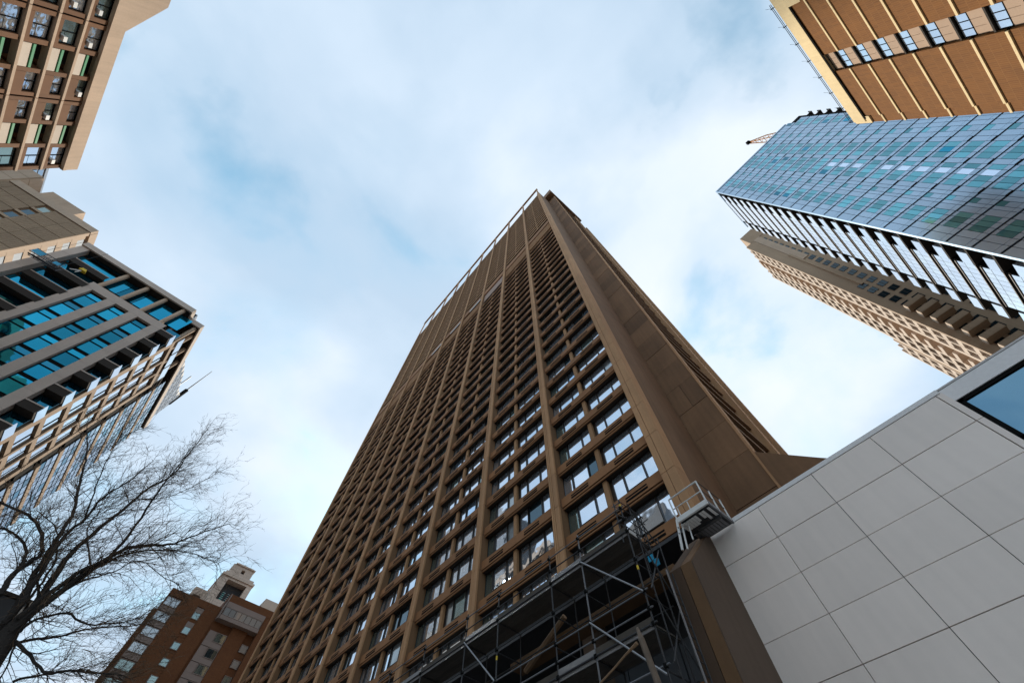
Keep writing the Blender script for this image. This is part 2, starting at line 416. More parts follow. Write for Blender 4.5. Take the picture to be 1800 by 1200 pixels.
# crown: a freestanding beam on short posts
g = MB(); g.box(17.6, 18.2, 6.3, 91.9, EYE+186.6, EYE+188.8, 'pier'); part('crown_beam', g, tower)
cp = bx('crown_post', 0, .45, 0, .5, 0, 13.8, 'pier'); parts(tower, 'crown_post', [(cp, (17.69, 15.58+PITCH*(j-1), EYE+172.9)) for j in range(1, 10)] + [(cp, (17.69, 6.5, EYE+172.9))])
g = MB(); g.box(21.8, 40, 2.8, 30, EYE+177.2, EYE+184.5, 'wallpanel'); part('penthouse', g, tower)
# set-back end wall of precast panels, one for each storey
FB = 3.25
wp = bx('concrete_panel', 0, .3, 3.52, 6.42, .02, FB-.01, 'wallpanel')
wpa = bx('concrete_panel', 0, .3, 3.52, 4.95, .02, FB-.01, 'wallpanel'); wpb = bx('concrete_panel', .01, .3, 4.99, 6.42, .02, FB-.01, 'wallpanel')
it = []
for k in range(-5, 49):
    z = EYE+24.5+FB*(k-2)
    if z > EYE+175: continue
    if k in (3, 20): it += [(wpa, (24.0, 0, z)), (wpb, (24.0, 0, z))]
    else: it.append((wp, (24.0+.012*((k*7) % 3), 0, z)))
parts(tower, 'concrete_panel', it)
g = MB(); g.box(23.93, 24.75, 3.36, 3.515, 0, EYE+177, 'pier'); part('edge_strip', g, tower)
g = MB(); g.box(36.2, 37.6, 3.40, 4.4, 0, EYE+176, 'pier'); part('side_pier', g, tower)
g = MB(); g.box(43.2, 44.2, 3.40, 4.4, 0, EYE+176, 'pier'); part('side_pier', g, tower)
sb1 = bx('side_spandrel', 0, 11.4, .35, .95, 0, .55, 'pier_shade'); sb2 = bx('side_spandrel', 0, 5.5, .35, .95, 0, .55, 'pier_shade')
sg1 = bx('side_window', 0, 11.4, 0, .05, .95, 3.2, 'glass_dark'); sg2 = bx('side_window', 0, 5.5, 0, .05, .95, 3.2, 'glass_dark')
ia, ib = [], []
for k in range(-2, 49):
    z = zf(k); ia += [(sb1, (24.76, 3.5, z)), (sb2, (37.62, 3.5, z))]; ib += [(sg1, (24.76, 4.3, z)), (sg2, (37.62, 4.3, z))]
parts(tower, 'side_spandrel', ia); parts(tower, 'side_window', ib)
g = MB(); g.prism([(3.35, EYE+20.8), (2.0, EYE+19.4), (.7, EYE+18.05), (-5, EYE+12.4), (-5, 0), (3.35, 0)], 0, 23.97, 26, 'wallpanel'); part('flared_base', g, tower, fix=True)
# dark undercroft behind the scaffold
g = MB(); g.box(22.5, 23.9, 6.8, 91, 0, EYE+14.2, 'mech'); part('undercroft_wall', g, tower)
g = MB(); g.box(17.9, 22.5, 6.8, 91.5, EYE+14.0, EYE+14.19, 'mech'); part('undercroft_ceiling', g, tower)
cl = bx('undercroft_column', 0, 1.2, 0, .9, 0, EYE+13.99, 'core'); parts(tower, 'undercroft_column', [(cl, (19.6, 15.8+PITCH*j, 0)) for j in range(9)])
orr = bx('orange_rail', 0, .1, 0, 10, 0, .28, 'orange')
parts(tower, 'orange_rail', [(orr, (22.2, 6.9, EYE+z)) for z in (5.2, 7.6, 10.0)])
oc = bx('wall_board', 0, .08, 0, 1.7, 0, 2.0, 'bluesteel')
parts(tower, 'wall_board', [(oc, (22.3+.03*((i+j) % 2), 7.0+1.8*i, EYE+5.5+2.4*j)) for i in range(6) for j in range(3)])

# ---- pillar with sloped top between the tower and the white wall, and the ledge beam running off it
pil = thing('concrete_pillar', 'brown concrete pillar with sloped top standing against the white panelled wall', 'pillar', (13, 5.7, 0))
XF, XW, ZA, ZB = 12.2, 14.7, EYE+8.58, EYE+10.92
g = MB(); g.prism([(XF, 0), (XF, ZA), (XW, ZB), (XW, 0)], 1, 5.37, 5.78, 'wood'); part('textured_strip', g, pil, fix=True)
g = MB(); g.prism([(XF, 0), (XF, ZA), (XW, ZB), (XW, 0)], 1, 5.805, 6.26, 'pillar'); part('smooth_strip', g, pil, fix=True)
g = MB(); g.prism([(XF+.06, 0), (XF+.06, ZA-.02), (XW, ZB-.06), (XW, 0)], 1, 5.77, 5.81, 'conc_beige'); part('joint_strip', g, pil, fix=True)
g = MB(); g.prism([(XF+.02, 0), (XF+.02, ZA-.02), (XW, ZB-.02), (XW, 0)], 1, 5.335, 5.368, 'core'); part('side_face', g, pil, fix=True)
beam = MB(); beam.prism([(12.42, EYE+8.76), (12.42, EYE+8.96), (12.75, EYE+9.2), (13.1, EYE+9.2), (13.1, EYE+8.76)], 1, 6.27, 14.6, 'wood')
solo('ledge_beam', beam, 'brown sloped ledge beam running from the pillar behind the scaffold', 'beam', fix=True)
beam = MB(); beam.tube([(12.3, 11.2, EYE+9.35), (12.35, 13.6, EYE+8.35)], .11, 6, 'timber')
solo('timber_brace', beam, 'short timber brace leaning on the ledge beam behind the scaffold', 'timber')
beam = MB(); beam.tube([(9.0, 5.45, 0), (9.0, 5.72, EYE+4.4), (9.0, 5.86, EYE+5.35), (9.0, 5.90, EYE+5.62)], [.075, .075, .075, .03], 8, 'rusty')
solo('bent_pole', beam, 'rusty grey pole leaning in front of the scaffold with a slanted tip', 'pole')
beam = MB(); beam.tube([(8.95, 5.97, EYE+5.3), (8.97, 6.35, EYE+5.22), (9.0, 6.8, EYE+5.1), (9.0, 8.4, EYE+4.65)], [.04, .024, .02, .02], 6, 'timber')
solo('wooden_rod', beam, 'thin pale wooden rod fixed to the leaning grey pole', 'rod')

# ================================================================ white panelled building
XWALL = 14.7
wb = thing('white_building', 'low white building clad in large square-jointed panels at lower right', 'building', (15, 0, 0))
g = MB(); g.box(14.82, 23.8, -3.5, 5.3, 0, EYE+10.6, 'black'); g.box(15.9, 23.9, -40, -3.5, 0, EYE+10.3, 'mech'); part('backing_wall', g, wb)
ys = [.3635, .2165, .0680, -.0795, -.2280]; zs = [.728 - .0849*i for i in range(10)] + [-.125]
it = []
cache = {}
for i in range(4):
    for j in range(10):
        a, b = ys[i+1]*XWALL+.010, ys[i]*XWALL-.010; c, d = zs[j+1]*XWALL+.010+EYE, zs[j]*XWALL-.010+EYE
        if c < 0: c = .14
        mb = MB(); mb.box(0, .09, 0, b-a, 0, d-c, 'whitepanel')
        it.append((mb.mesh('cladding_panel'), (XWALL+.004*((i*3+j*5) % 3), a, c)))
parts(wb, 'cladding_panel', it)
g = MB(); g.box(14.69, 15.2, -.2280*XWALL-.15, 5.33, EYE+.7292*XWALL, EYE+.7400*XWALL, 'coping'); part('coping', g, wb)
edge_items = []
for j in range(10):
    c, d = zs[j+1]*XWALL+.010+EYE, zs[j]*XWALL-.010+EYE
    edge_items.append((bx('edge_panel', 0, 1.1, 0, .165, 0, d-max(c, .14), 'whitepanel'), (XWALL, -.2405*XWALL, max(c, .14))))
parts(wb, 'edge_panel', edge_items)
g = MB(); g.box(15.0, 15.5, -40, -.242*XWALL, EYE+.698*15, EYE+.733*15, 'coping'); part('fascia', g, wb)
g = MB(); g.box(15.03, 15.3, -40, -.242*XWALL, EYE+.690*15, EYE+.6975*15, 'black'); part('window_head', g, wb)
gp = bx('shop_window', 0, .03, 0, 3.94, 0, 1.55, 'shopglass'); gp2 = bx('shop_window', 0, .03, 0, 3.94, 0, 7.6, 'shopglass')
it = []
for i in range(9):
    y = -3.72-4.0*(i+1); it += [(gp, (15.07, y+.03, EYE+8.76)), (gp2, (15.07, y+.03, EYE+1.0))]
parts(wb, 'shop_window', it)
g = MB(); g.box(15.03, 15.2, -40, -3.62, EYE+8.61, EYE+8.75, 'black'); part('transom', g, wb)
g = MB(); g.box(15.03, 16.0, -3.76, -3.57, 0, EYE+10.46, 'black'); part('window_jamb', g, wb)
g = MB(); g.box(15.31, 23.9, -40, -3.56, EYE+10.31, EYE+10.46, 'mech'); part('roof_slab', g, wb)
rp = bx('roof_rail_glass', 0, .02, 0, 1.9, 0, .55, 'railglass'); parts(wb, 'roof_rail_glass', [(rp, (15.75, -4.2-2.0*i, EYE+11.0)) for i in range(16)])
g = MB(); g.box(15.72, 15.82, -40, -3.6, EYE+11.56, EYE+11.62, 'pale_frame'); part('roof_rail', g, wb)

# ================================================================ scaffold
sc = thing('scaffold', 'tube scaffold with boarded decks in front of the brown tower base', 'scaffold', (11.4, 13, 0))
X1, X2 = 10.8, 12.0
Y = [6.5, 8.73, 10.35, 13.49, 15.66, 18.93, 21.9, 24.9]
LV = {'top': 10.58, 'mid': 10.07, 'deck': 9.60, 'a': 8.54, 'b': 7.53, 'c': 7.01, 'deck2': 6.61, 'd': 5.6, 'e': 4.6, 'deck3': 3.6, 'f': 2.4, 'g': 1.0}
def tube(a, b, r, k, name, n=6): part(name, MB().tube([a, b], r, n, k), sc)
for i, y in enumerate(Y):
    tube((X1, y, .13), (X1, y, EYE+(10.75 if i else 10.95)), .03, 'steel_dark' if i != 1 else 'steel', 'standard')
    tube((X2, y, .13), (X2, y, EYE+(9.5 if i else 10.95)), .028, 'steel_dark', 'standard')
for key, z in LV.items():
    k = 'steel' if key in ('top', 'b', 'c', 'd', 'e') else 'steel_dark'
    tube((X1-.04, Y[0]-.15, EYE+z), (X1-.04, Y[-1], EYE+z), .024, k, 'ledger')
    if key not in ('top', 'mid', 'c'):
        tube((X2+.03, Y[0]-.1, EYE+z), (X2+.03, Y[-1], EYE+z), .022, 'steel_dark', 'ledger')
        for y in Y: tube((X1-.1, y+.05, EYE+z-.05), (X2+.1, y+.05, EYE+z-.05), .022, 'steel_dark', 'transom')
cp_ = bx('coupler', -.05, .05, -.045, .045, -.05, .05, 'black')
parts(sc, 'coupler', [(cp_, (X1-.02, y, EYE+z)) for y in Y for z in LV.values()])
for z in (LV['deck'], LV['deck2'], LV['deck3']):
    for i in range(len(Y)-1):
        w = Y[i+1]-Y[i]-.02
        for q in range(5):
            part('deck_board', MB().box(X1+.02+q*.232, X1+.02+q*.232+.222, Y[i]+.01, Y[i]+.01+w, EYE+z-.02, EYE+z+.03+.004*(q % 2), 'plank'), sc)
        part('toe_board', MB().box(X1-.02, X1+.012, Y[i]+.02, Y[i+1]-.02, EYE+z+.045, EYE+z+.2, 'alum' if i % 2 else 'plank'), sc)
        part('edge_beam', MB().box(X1-.012, X1+.015, Y[i]+.02, Y[i+1]-.02, EYE+z-.12, EYE+z-.03, 'alum'), sc)
for a, b in (((X1-.07, 8.73, 9.6), (X1-.07, 6.5, 7.5)), ((X1-.07, 8.73, 7.53), (X1-.07, 6.5, 5.4)), ((X1-.07, 8.73, 5.4), (X1-.07, 6.5, 3.4)),
             ((X1-.07, 15.66, 9.6), (X1-.07, 13.49, 7.53)), ((X1-.07, 21.9, 9.6), (X1-.07, 18.93, 7.53)), ((X1-.07, 15.66, 7.53), (X1-.07, 13.49, 5.4))):
    tube((a[0], a[1], EYE+a[2]), (b[0], b[1], EYE+b[2]), .03, 'alum', 'diagonal_brace')
# access tower at the right end: crossed braces, a raised top and a ladder
for z0, z1 in ((9.5, 10.6), (7.5, 9.3), (5.6, 7.3), (3.6, 5.4)):
    tube((X1, 6.24, EYE+z0), (X2, 6.24, EYE+z1), .024, 'steel_dark', 'cross_brace'); tube((X2, 6.20, EYE+z0), (X1, 6.20, EYE+z1), .024, 'steel_dark', 'cross_brace')
tube((11.4, 6.5, .13), (11.4, 6.5, EYE+10.9), .026, 'steel_dark', 'standard'); tube((X1, 6.75, EYE+9.3), (X1, 6.75, EYE+10.95), .026, 'steel_dark', 'standard')
tube((11.3, 6.05, .13), (11.85, 6.05, EYE+9.6), .024, 'steel_dark', 'raking_tube'); tube((11.6, 6.0, EYE+1.0), (11.6, 6.0, EYE+8.3), .032, 'alum', 'ladder_rail'); tube((11.9, 6.0, EYE+1.0), (11.9, 6.0, EYE+8.3), .028, 'steel_dark', 'ladder_rail')
for i in range(22): tube((11.6, 6.0, EYE+1.3+i*.3), (11.9, 6.0, EYE+1.3+i*.3), .014, 'steel_dark', 'ladder_rung', 5)
for y, z, k in ((6.5, 8.2, 'yellow'), (6.5, 10.6, 'yellow'), (13.49, 8.2, 'yellow')): tube((X1, y, EYE+z), (X1, y, EYE+z+.14), .036, k, 'tape_band')
part('tarp', MB().box(11.5, 11.53, 6.25, 6.45, EYE+8.75, EYE+8.95, 'blue'), sc)
part('tarp', MB().box(11.9, 11.93, 6.3, 6.5, EYE+8.8, EYE+9.05, 'blue'), sc)

for z in (9.75, 10.15, 10.55, 10.85):
    tube((X1, 6.44, EYE+z), (X1, 6.85, EYE+z), .02, 'steel', 'top_ledger'); tube((X1-.05, 6.46, EYE+z), (X2+.1, 6.46, EYE+z), .02, 'steel_dark', 'top_ledger'); tube((X2, 6.44, EYE+z), (X2, 6.85, EYE+z), .02, 'steel_dark', 'top_ledger')
for z in (9.75, 10.15, 10.5):
    tube((X1, 6.48, EYE+z), (X1, 6.78, EYE+z+.38), .016, 'steel_dark', 'lacing'); tube((X2, 6.78, EYE+z), (X2, 6.48, EYE+z+.38), .016, 'steel_dark', 'lacing')
tube((X2, 6.78, EYE+8.6), (X2, 6.78, EYE+10.95), .024, 'steel_dark', 'standard')

# ---- white access platform above the pillar
gp = thing('access_platform', 'white railed access platform with a ladder above the sloped pillar', 'platform', (13.6, 4.9, EYE+10.7))
PX0, PX1, PY0, PY1, PZ = 13.0, 14.6, 4.22, 5.58, EYE+10.68
def gt(name, a, b, r=.03, k='whitepaint'): part(name, MB().tube([a, b], r, 6, k), gp)
part('edge_beam', MB().box(PX0-.02, PX0+.06, PY0, PY1, PZ-.09, PZ+.10, 'whitepaint'), gp)
part('edge_beam', MB().box(PX0+.07, PX1, PY0-.02, PY0+.05, PZ-.09, PZ+.08, 'steel'), gp)
for i in range(11):
    if i in (6, 9): continue
    part('slat', MB().box(PX0+.14, PX0+.62+(.2 if i > 7 else 0)-(.12 if i in (5, 7) else 0), PY1-.08-i*.12, PY1-.08-i*.12+.10, PZ-.14, PZ-.115, 'whitepaint'), gp)
for i in range(9): part('slat', MB().box(PX0+.95, PX0+1.45, PY1-.1-i*.14, PY1-.1-i*.14+.11, PZ-.14, PZ-.115, 'steel'), gp)
part('deck', MB().box(PX0+.08, PX1, PY0+.06, PY1-.02, PZ-.05, PZ-.0, 'steel_dark'), gp)
part('cross_beam', MB().box(PX0+.70, PX0+.82, PY0+.05, PY1-.3, PZ-.24, PZ-.15, 'steel_dark'), gp)
for y in (PY0+.02, PY1): gt('post', (PX0, y, PZ), (PX0, y, PZ+.98), .032)
gt('post', (PX0, 4.92, PZ), (PX0, 4.92, PZ+.45), .022); gt('post', (PX0, 5.38, PZ), (PX0, 5.38, PZ+.45), .022)
gt('rail', (PX0, PY0, PZ+.98), (PX0, PY1, PZ+.98)); gt('rail', (PX0, PY0, PZ+.5), (PX0, PY1, PZ+.5), .022)
for x in (13.75, 14.45): gt('post', (x, PY0, PZ-.05), (x, PY0, PZ+.95), .03)
gt('rail', (PX0, PY0, PZ+.96), (PX1, PY0, PZ+.96), .018, 'steel_dark'); gt('rail', (PX0, PY0, PZ+.5), (PX1, PY0, PZ+.5), .016, 'steel_dark')
gt('ladder_rail', (PX0, PY1+.02, PZ+.05), (12.95, 5.83, EYE+9.55), .05); gt('ladder_rail', (PX0+.25, PY1, PZ), (13.1, 5.7, EYE+9.6), .035)
gt('hanger', (PX0+.35, 5.40, PZ-.1), (13.25, 5.42, EYE+9.9), .028)
for i in range(4): part('rung_hole', MB().box(12.93, 12.95, 5.62+i*.055, 5.65+i*.055, EYE+10.35-i*.22, EYE+10.40-i*.22, 'black'), gp)

# ================================================================ brick apartment block, upper right (faces +y)
YB = -34.0
b9 = thing('brick_apartment_block', 'orange brown brick block with buff floor bands and a strip of windows at top right', 'apartment block', (24, -40, 0))
g = MB(); g.box(2, 34.75, -41, YB-.62, 0, EYE+63, 'brick9'); part('core_wall', g, b9)
PF = 2.955
it, ir = [], []
for n in range(21):
    z1 = EYE+1.855*34-.02-PF*n if n else EYE+1.853*34
    top = EYE+1.78*34-PF*(n-1) if n else EYE+1.853*34
    bot = EYE+1.768*34-PF*n
    for x0, x1, d in ((2, 15.0, .0), (15.35, 23.0, .10), (25.75, 33.45, .10), (33.48, 34.75, -.12)):
        mb = MB().box(0, x1-x0, -.5, 0, 0, top-bot-.28, 'brick9')
        it.append((mb.mesh('brick_panel'), (x0, YB-.12+d*.5, bot+.13)))
        ir.append((MB().box(0, x1-x0, -.5, 0, -.12, .12, 'band9').mesh('floor_band'), (x0, YB+d*.5, bot)))
parts(b9, 'brick_panel', it); parts(b9, 'floor_band', ir)
iw, ip, il, ij = [], [], [], []
f9 = MB(); f9.box(0, 2.5, -.05, .05, 0, .05, 'black'); f9.box(0, 2.5, -.05, .05, 1.17, 1.22, 'black')
for x in (0.0, .83, 1.67, 2.46): f9.box(x, x+.045, -.06, .06, .051, 1.169, 'black')
f9 = f9.mesh('window'); p9 = bx('pane', 0, .77, -.02, .01, 0, 1.1, 'glass')
for n in range(21):
    z = EYE+1.2365*34+PF*7-PF*n
    iw.append((f9, (23.15, YB-.32, z), [('pane', p9, (.05+.83*q, .0, .06)) for q in range(3)]))
    for q in range(3): ip.append((bx('infill_panel', 0, .80, -.2, 0, 0, 1.05, 'panel9'), (23.17+.835*q, YB-.30, z-1.08)))
    il.append((bx('infill_panel', 0, 2.5, -.2, 0, 0, .42, 'panel9'), (23.15, YB-.27, z-1.52)))
    ij.append((bx('window_soffit', 0, 2.62, -.55, .03, 0, .17, 'soffit_shade'), (23.06, YB-.15, z+1.24)))  # near-black strip painted for the shadow above the glass
parts(b9, 'window', iw); parts(b9, 'infill_panel', ip+il); parts(b9, 'window_soffit', ij)
g = MB(); g.box(2, 34.35, YB-.6, YB+.12, EYE+62.95, EYE+65.05, 'band9'); part('parapet', g, b9)
g = MB(); g.box(14.2, 15.3, YB-.6, YB+.18, EYE+60.5, EYE+62.94, 'band9'); part('parapet_block', g, b9)
g = MB(); g.box(33.5, 34.7, YB-.6, YB+.02, EYE+62.1, EYE+65.0, 'band9'); part('parapet_block', g, b9)
g = MB(); g.box(2, 33.9, YB+.02, YB+.09, EYE+62.70, EYE+62.94, 'black'); part('shadow_joint', g, b9)
rr = thing('roof_rail', 'thin black rail on brackets along the parapet of the brick block', 'rail', (24, YB, EYE+65.05))
for dz in (.12, .42): part('rail', MB().tube([(13.9, YB+.22, EYE+65.05+dz), (34.3, YB+.22, EYE+65.05+dz)], .032, 5, 'black'), rr)
for x in (14.48, 17.36, 20.2, 23.08, 25.9, 28.7, 31.57, 34.16):
    part('bracket', MB().tube([(x, YB-.1, EYE+64.9), (x, YB+.25, EYE+65.3), (x, YB+.28, EYE+65.6)], .06, 5, 'black'), rr)
    part('rod', MB().tube([(x-.05, YB+.2, EYE+65.45), (x-.3, YB+.25, EYE+66.5)], .02, 4, 'black'), rr)

# ================================================================ glass tower (main face at x = 45, side face at y = -25.6)
t10 = thing('glass_tower', 'blue glass tower with stacked corner balconies on the right', 'tower', (52, -37, 0))
XA, YS, F10, N10 = 45.0, -25.6, 2.97, 37
ZT = EYE+108.2
g = MB(); g.box(XA+.15, 58.4, -45.4, YS-2.6, 0, ZT-.2, 'black'); g.box(XA+.15, 45.6, -45.4, YS-.05, 0, ZT-.2, 'black'); g.box(48.5, 55.8, YS-2.7, YS-.15, 0, ZT-.2, 'black')
g.box(XA+.15, 58.4, -47.7, -45.45, 0, EYE+106.2, 'black'); part('core_wall', g, t10)
ed = [-25.6,-26.7,-27.6,-28.34,-29.05,-29.76,-30.6,-31.1,-31.8,-32.4,-33.2,-34.06,-34.87,-35.76,-36.5,-37.3,-38.2,-39.06,-39.9,-40.7,-41.6,-42.5,-43.3,-44.0,-44.9,-45.7,-46.4,-47.1,-47.7]
ty = 'ggtttggsgvttttvtttvgsgggttg'
tp, gpn, spn, vp = [], [], [], []
r10 = random.Random(3); mc = {}
def pm10(name, w, h, k):
    key = (name, round(w, 2), h, k)
    if key not in mc: mc[key] = bx(name, 0, .12, 0, w, 0, h, k)
    return mc[key]
for n in range(N10):
    z = ZT-.9-F10*(n+1)+.85
    for c, t in enumerate(ty):
        a, b = ed[c+1]+.03, ed[c]-.03
        if c >= 25 and n == 0: continue
        w = b-a; p = (XA+.02, a, z)
        if t == 't':
            k = 'teal10' if r10.random() < .95 else 'teal'
            if c == 12 and 8 < n < 24 and n not in (12, 19): k = 'glint10'
            if c == 19 and 2 < n < 8: k = 'glint10'
            tp.append((pm10('glass_pane', w, 1.62, k), p)); gpn.append((pm10('grey_panel', w, .42, 'grey10'), (XA+.02, a, z+1.66)))
        else:
            if t == 's':
                gpn.append((pm10('grey_panel', w, 1.2, 'grey10'), p)); tp.append((pm10('glass_pane', w, .84, 'teal10'), (XA+.03, a, z+1.24)))
            else:
                gpn.append((pm10('grey_panel', w, 2.04, 'grey10'), p))
            if t == 'v' : vp.append((pm10('vent', w, .26, 'black'), (XA-.02, a, z+2.12)))
        spn.append((pm10('spandrel_panel', w, .62, 'grey10'), (XA+.0, a, z-.68)))
parts(t10, 'glass_pane', tp); parts(t10, 'grey_panel', gpn); parts(t10, 'spandrel_panel', spn); parts(t10, 'vent', vp)
cpn = []
rt = bx('curtain_pane', 0, .86, -.1, 0, 0, 1.15, 'railglass'); rt2 = bx('curtain_pane', 0, .86, -.1, 0, 0, .85, 'railglass'); fl_ = bx('floor_edge', 0, 7.4, -.1, .06, 0, .09, 'frame')
fe = []
for n in range(N10):
    z = ZT-F10*(n+1)
    for c in range(8):
        x = 48.45+.925*c
        cpn += [(rt, (x, YS, z+.2)), (rt2, (x, YS, z+1.42))]
    fe += [(fl_, (48.43, YS, z)), (fl_, (48.43, YS, z+2.42))]
parts(t10, 'curtain_pane', cpn); parts(t10, 'floor_edge', fe)
g = MB(); g.box(XA-.02, XA+.35, YS-.1, YS+.04, 0, ZT, 'grey10'); part('corner_strip', g, t10)
g = MB(); g.box(XA+.02, 58.4, -45.42, YS, ZT-.55, ZT, 'grey10'); part('roof_edge', g, t10)
def balcony(name, x0, x1, rx0, lift=0, deep=2.5):
    slab = MB(); slab.box(0, x1-x0, -deep, 0, 0, .22, 'soffit_shade'); slab = slab.mesh('balcony')
    rg = bx('railing', rx0-x0, x1-x0, -.04, .02, .222, 1.42, 'railglass'); sd = bx('side_rail', rx0-x0, rx0-x0+.04, -deep+.3, -.05, .222, 1.38, 'railglass')
    sf = bx('post', x1-x0-.1, x1-x0, -.1, .04, .23, F10-.02, 'soffit_shade')
    return [(slab, (x0, YS, ZT-F10*(n+1)+lift), [('railing', rg, (0, 0, 0)), ('side_rail', sd, (0, 0, 0))]) for n in range(N10)]
parts(t10, 'balcony', balcony('b', 45.36, 48.4, 46.35)); parts(t10, 'balcony', balcony('b', 55.85, 58.6, 56.3))
bw = [(bx('balcony_glass', 0, 2.7, 0, .05, 0, 2.6, 'teal_dark'), (45.62, YS-2.58, ZT-F10*(n+1)+.24)) for n in range(N10)]
parts(t10, 'balcony_glass', bw)
sl = bx('end_balcony', 0, 2.2, -1.15, 0, 0, .2, 'soffit_shade'); sr = bx('end_railing', 0, 2.2, -1.2, -1.12, .2, 1.3, 'pale_frame')
parts(t10, 'end_balcony', [(sl, (45.25, -47.72, EYE+103.4-F10*n), [('end_railing', sr, (0, 0, 0))]) for n in range(14)])

# ---- crane beyond it
def onz(px, py, h):
    d = RC @ np.array([px-900., py-600., 700.]); d = d*(h/d[2]); return Vector((d[0], d[1], h+EYE))
cr = thing('tower_crane', 'orange lattice tower crane jib poking out behind the blue glass tower', 'crane', (0, 0, 0))
tip, root = onz(1316, 251, 160), onz(1372, 238, 160)
ax = (root-tip).normalized(); sd_ = ax.cross(Vector((0, 0, 1))).normalized(); Lj = (root-tip).length
base = root + ax*12
ORI[cr.name] = Vector((base.x, base.y, 0)); cr.location = ORI[cr.name]
jib = MB()
def jp(t, s, h):
    return tip + ax*t + sd_*s*(.25+.9*min(1, t/6)) + Vector((0, 0, h*(.3+1.5*min(1, t/6))))
n = int((Lj+12)/1.6)
for s_, h_ in ((-1, 0), (1, 0), (0, 1)): jib.tube([jp(0, s_, h_), jp(6, s_, h_), jp(Lj+14, s_, h_)], .16, 4, 'steel_yellow')
for i in range(n):
    a = i*1.6
    jib.tube([jp(a, -1, 0), jp(a+.8, 0, 1)], .08, 4, 'steel_yellow'); jib.tube([jp(a+.8, 0, 1), jp(a+1.6, 1, 0)], .08, 4, 'steel_yellow'); jib.tube([jp(a, 1, 0), jp(a+1.6, -1, 0)], .08, 4, 'steel_yellow')
part('jib', jib, cr)
part('jib_tip', MB().box(tip.x-.5, tip.x+.5, tip.y-.5, tip.y+.5, tip.z-.3, tip.z+.9, 'black'), cr)
ms = MB()
for dx in (-1, 1):
    for dy in (-1, 1): ms.tube([(base.x+dx, base.y+dy, 0), (base.x+dx, base.y+dy, 163)], .15, 4, 'steel_yellow')
for i in range(54):
    ms.tube([(base.x-1, base.y-1, i*3), (base.x+1, base.y-1, i*3+3)], .09, 4, 'steel_yellow'); ms.tube([(base.x+1, base.y+1, i*3), (base.x-1, base.y+1, i*3+3)], .09, 4, 'steel_yellow')
part('mast', ms, cr)
part('cab', MB().box(base.x-1.4, base.x+1.4, base.y-1.4, base.y+1.4, 158, 161, 'steel_yellow'), cr)

# ================================================================ tan tower behind the glass tower
t11 = thing('tan_tower', 'tan precast apartment tower with a lattice of windows behind the blue glass tower', 'tower', (90, -45, 0))
XT, YT, FT = 80.0, -28.4, 2.95
g = MB(); g.box(XT+.2, 96, -60, YT-1.2, 0, EYE+137.4, 'conc_tan'); g.box(XT, 94, -60, -30.2, EYE+137.4, EYE+145, 'conc_tan'); g.box(96, 101.8, -58, YT-1.2, 0, EYE+88, 'conc_tan'); part('core_wall', g, t11)
g = MB(); g.box(XT, XT+.35, -31.3, YT-.02, 0, EYE+137.6, 'conc_tan'); g.box(XT+.12, XT+.35, -60, -31.32, 0, EYE+137.6, 'conc_tan'); part('front_wall', g, t11)
g = MB(); g.box(XT-.12, XT+.35, -33.3, -31.34, EYE+112, EYE+137.5, 'conc_beige'); part('pale_patch', g, t11)
g = MB(); g.box(XT-.35, XT+.3, -31.6, -31.1, EYE+90, EYE+118, 'conc_tan'); part('raised_rib', g, t11)
win = MB(); win.box(-.10, .05, 0, 1.25, 0, 1.75, 'tanglass'); win.box(-.14, .04, .58, .66, .02, 1.73, 'frame'); win.box(-.13, .05, -.06, -.001, -.02, 1.77, 'frame'); win.box(-.13, .05, 1.251, 1.31, -.02, 1.77, 'frame'); win = win.mesh('window')
it = []
for n in range(46):
    z = EYE+136-FT*(n+1)
    it.append((win, (XT+.13, -33.75, z)))
    if z < EYE+90: it.append((win, (XT+.01, -31.55, z)))
    if z < EYE+82: it.append((win, (XT+.13, -36.6, z)))
parts(t11, 'window', it)
bl = MB(); bl.box(-1.7, 0, 0, 3.2, 0, .2, 'conc_tan'); bl.box(-1.72, -1.6, 0, 3.2, .2, 1.2, 'conc_tan'); bl.box(-1.6, 0, 3.1, 3.22, .2, 1.2, 'conc_pale'); bl = bl.mesh('balcony')
parts(t11, 'balcony', [(bl, (XT-.01, -32.9, EYE+75.5-FT*n)) for n in range(26)])
piers = ((80.37, .25), (82.35, .45), (84.7, .9), (90.2, .5), (92.7, .45), (95.4, .9))
for x, w in piers: part('lattice_pier', MB().box(x, x+w, YT-1.3, YT, 0, EYE+137.6, 'conc_pale'), t11)
for x, w in ((97.3, .45), (99.5, .45), (101.6, .5)): part('lattice_pier', MB().box(x, x+w, YT-1.3, YT, 0, EYE+88.4, 'conc_pale'), t11)
part('tan_strip', MB().box(96.32, 97.28, YT-1.3, YT-.1, 0, EYE+88.2, 'conc_tan'), t11)
isp, iw = [], []
for n in range(47):
    z = EYE+136.4-FT*n
    for x0, x1 in ((80.46, 82.34), (82.82, 84.68), (90.72, 92.68), (93.17, 95.38), (97.77, 99.48), (99.97, 101.58)):
        if x0 > 96 and z > EYE+87: continue
        isp.append((pm10('lattice_spandrel', 1, 1, 'conc_pale') if False else bx('lattice_spandrel', 0, x1-x0, -1.2, -.03, -1.0, .0, 'conc_pale'), (x0, YT, z)))
        iw.append((bx('lattice_window', 0, x1-x0, -1.15, -.75, 0, FT-1.02, 'glass' if x0 < 85 or x0 > 96 else 'glass_dark'), (x0, YT, z+.01)))
    isp.append((bx('balcony_front', 0, 2.6, -1.2, .3, -.9, .1, 'conc_pale'), (86.6, YT, z)))
parts(t11, 'lattice_spandrel', isp); parts(t11, 'lattice_window', iw)

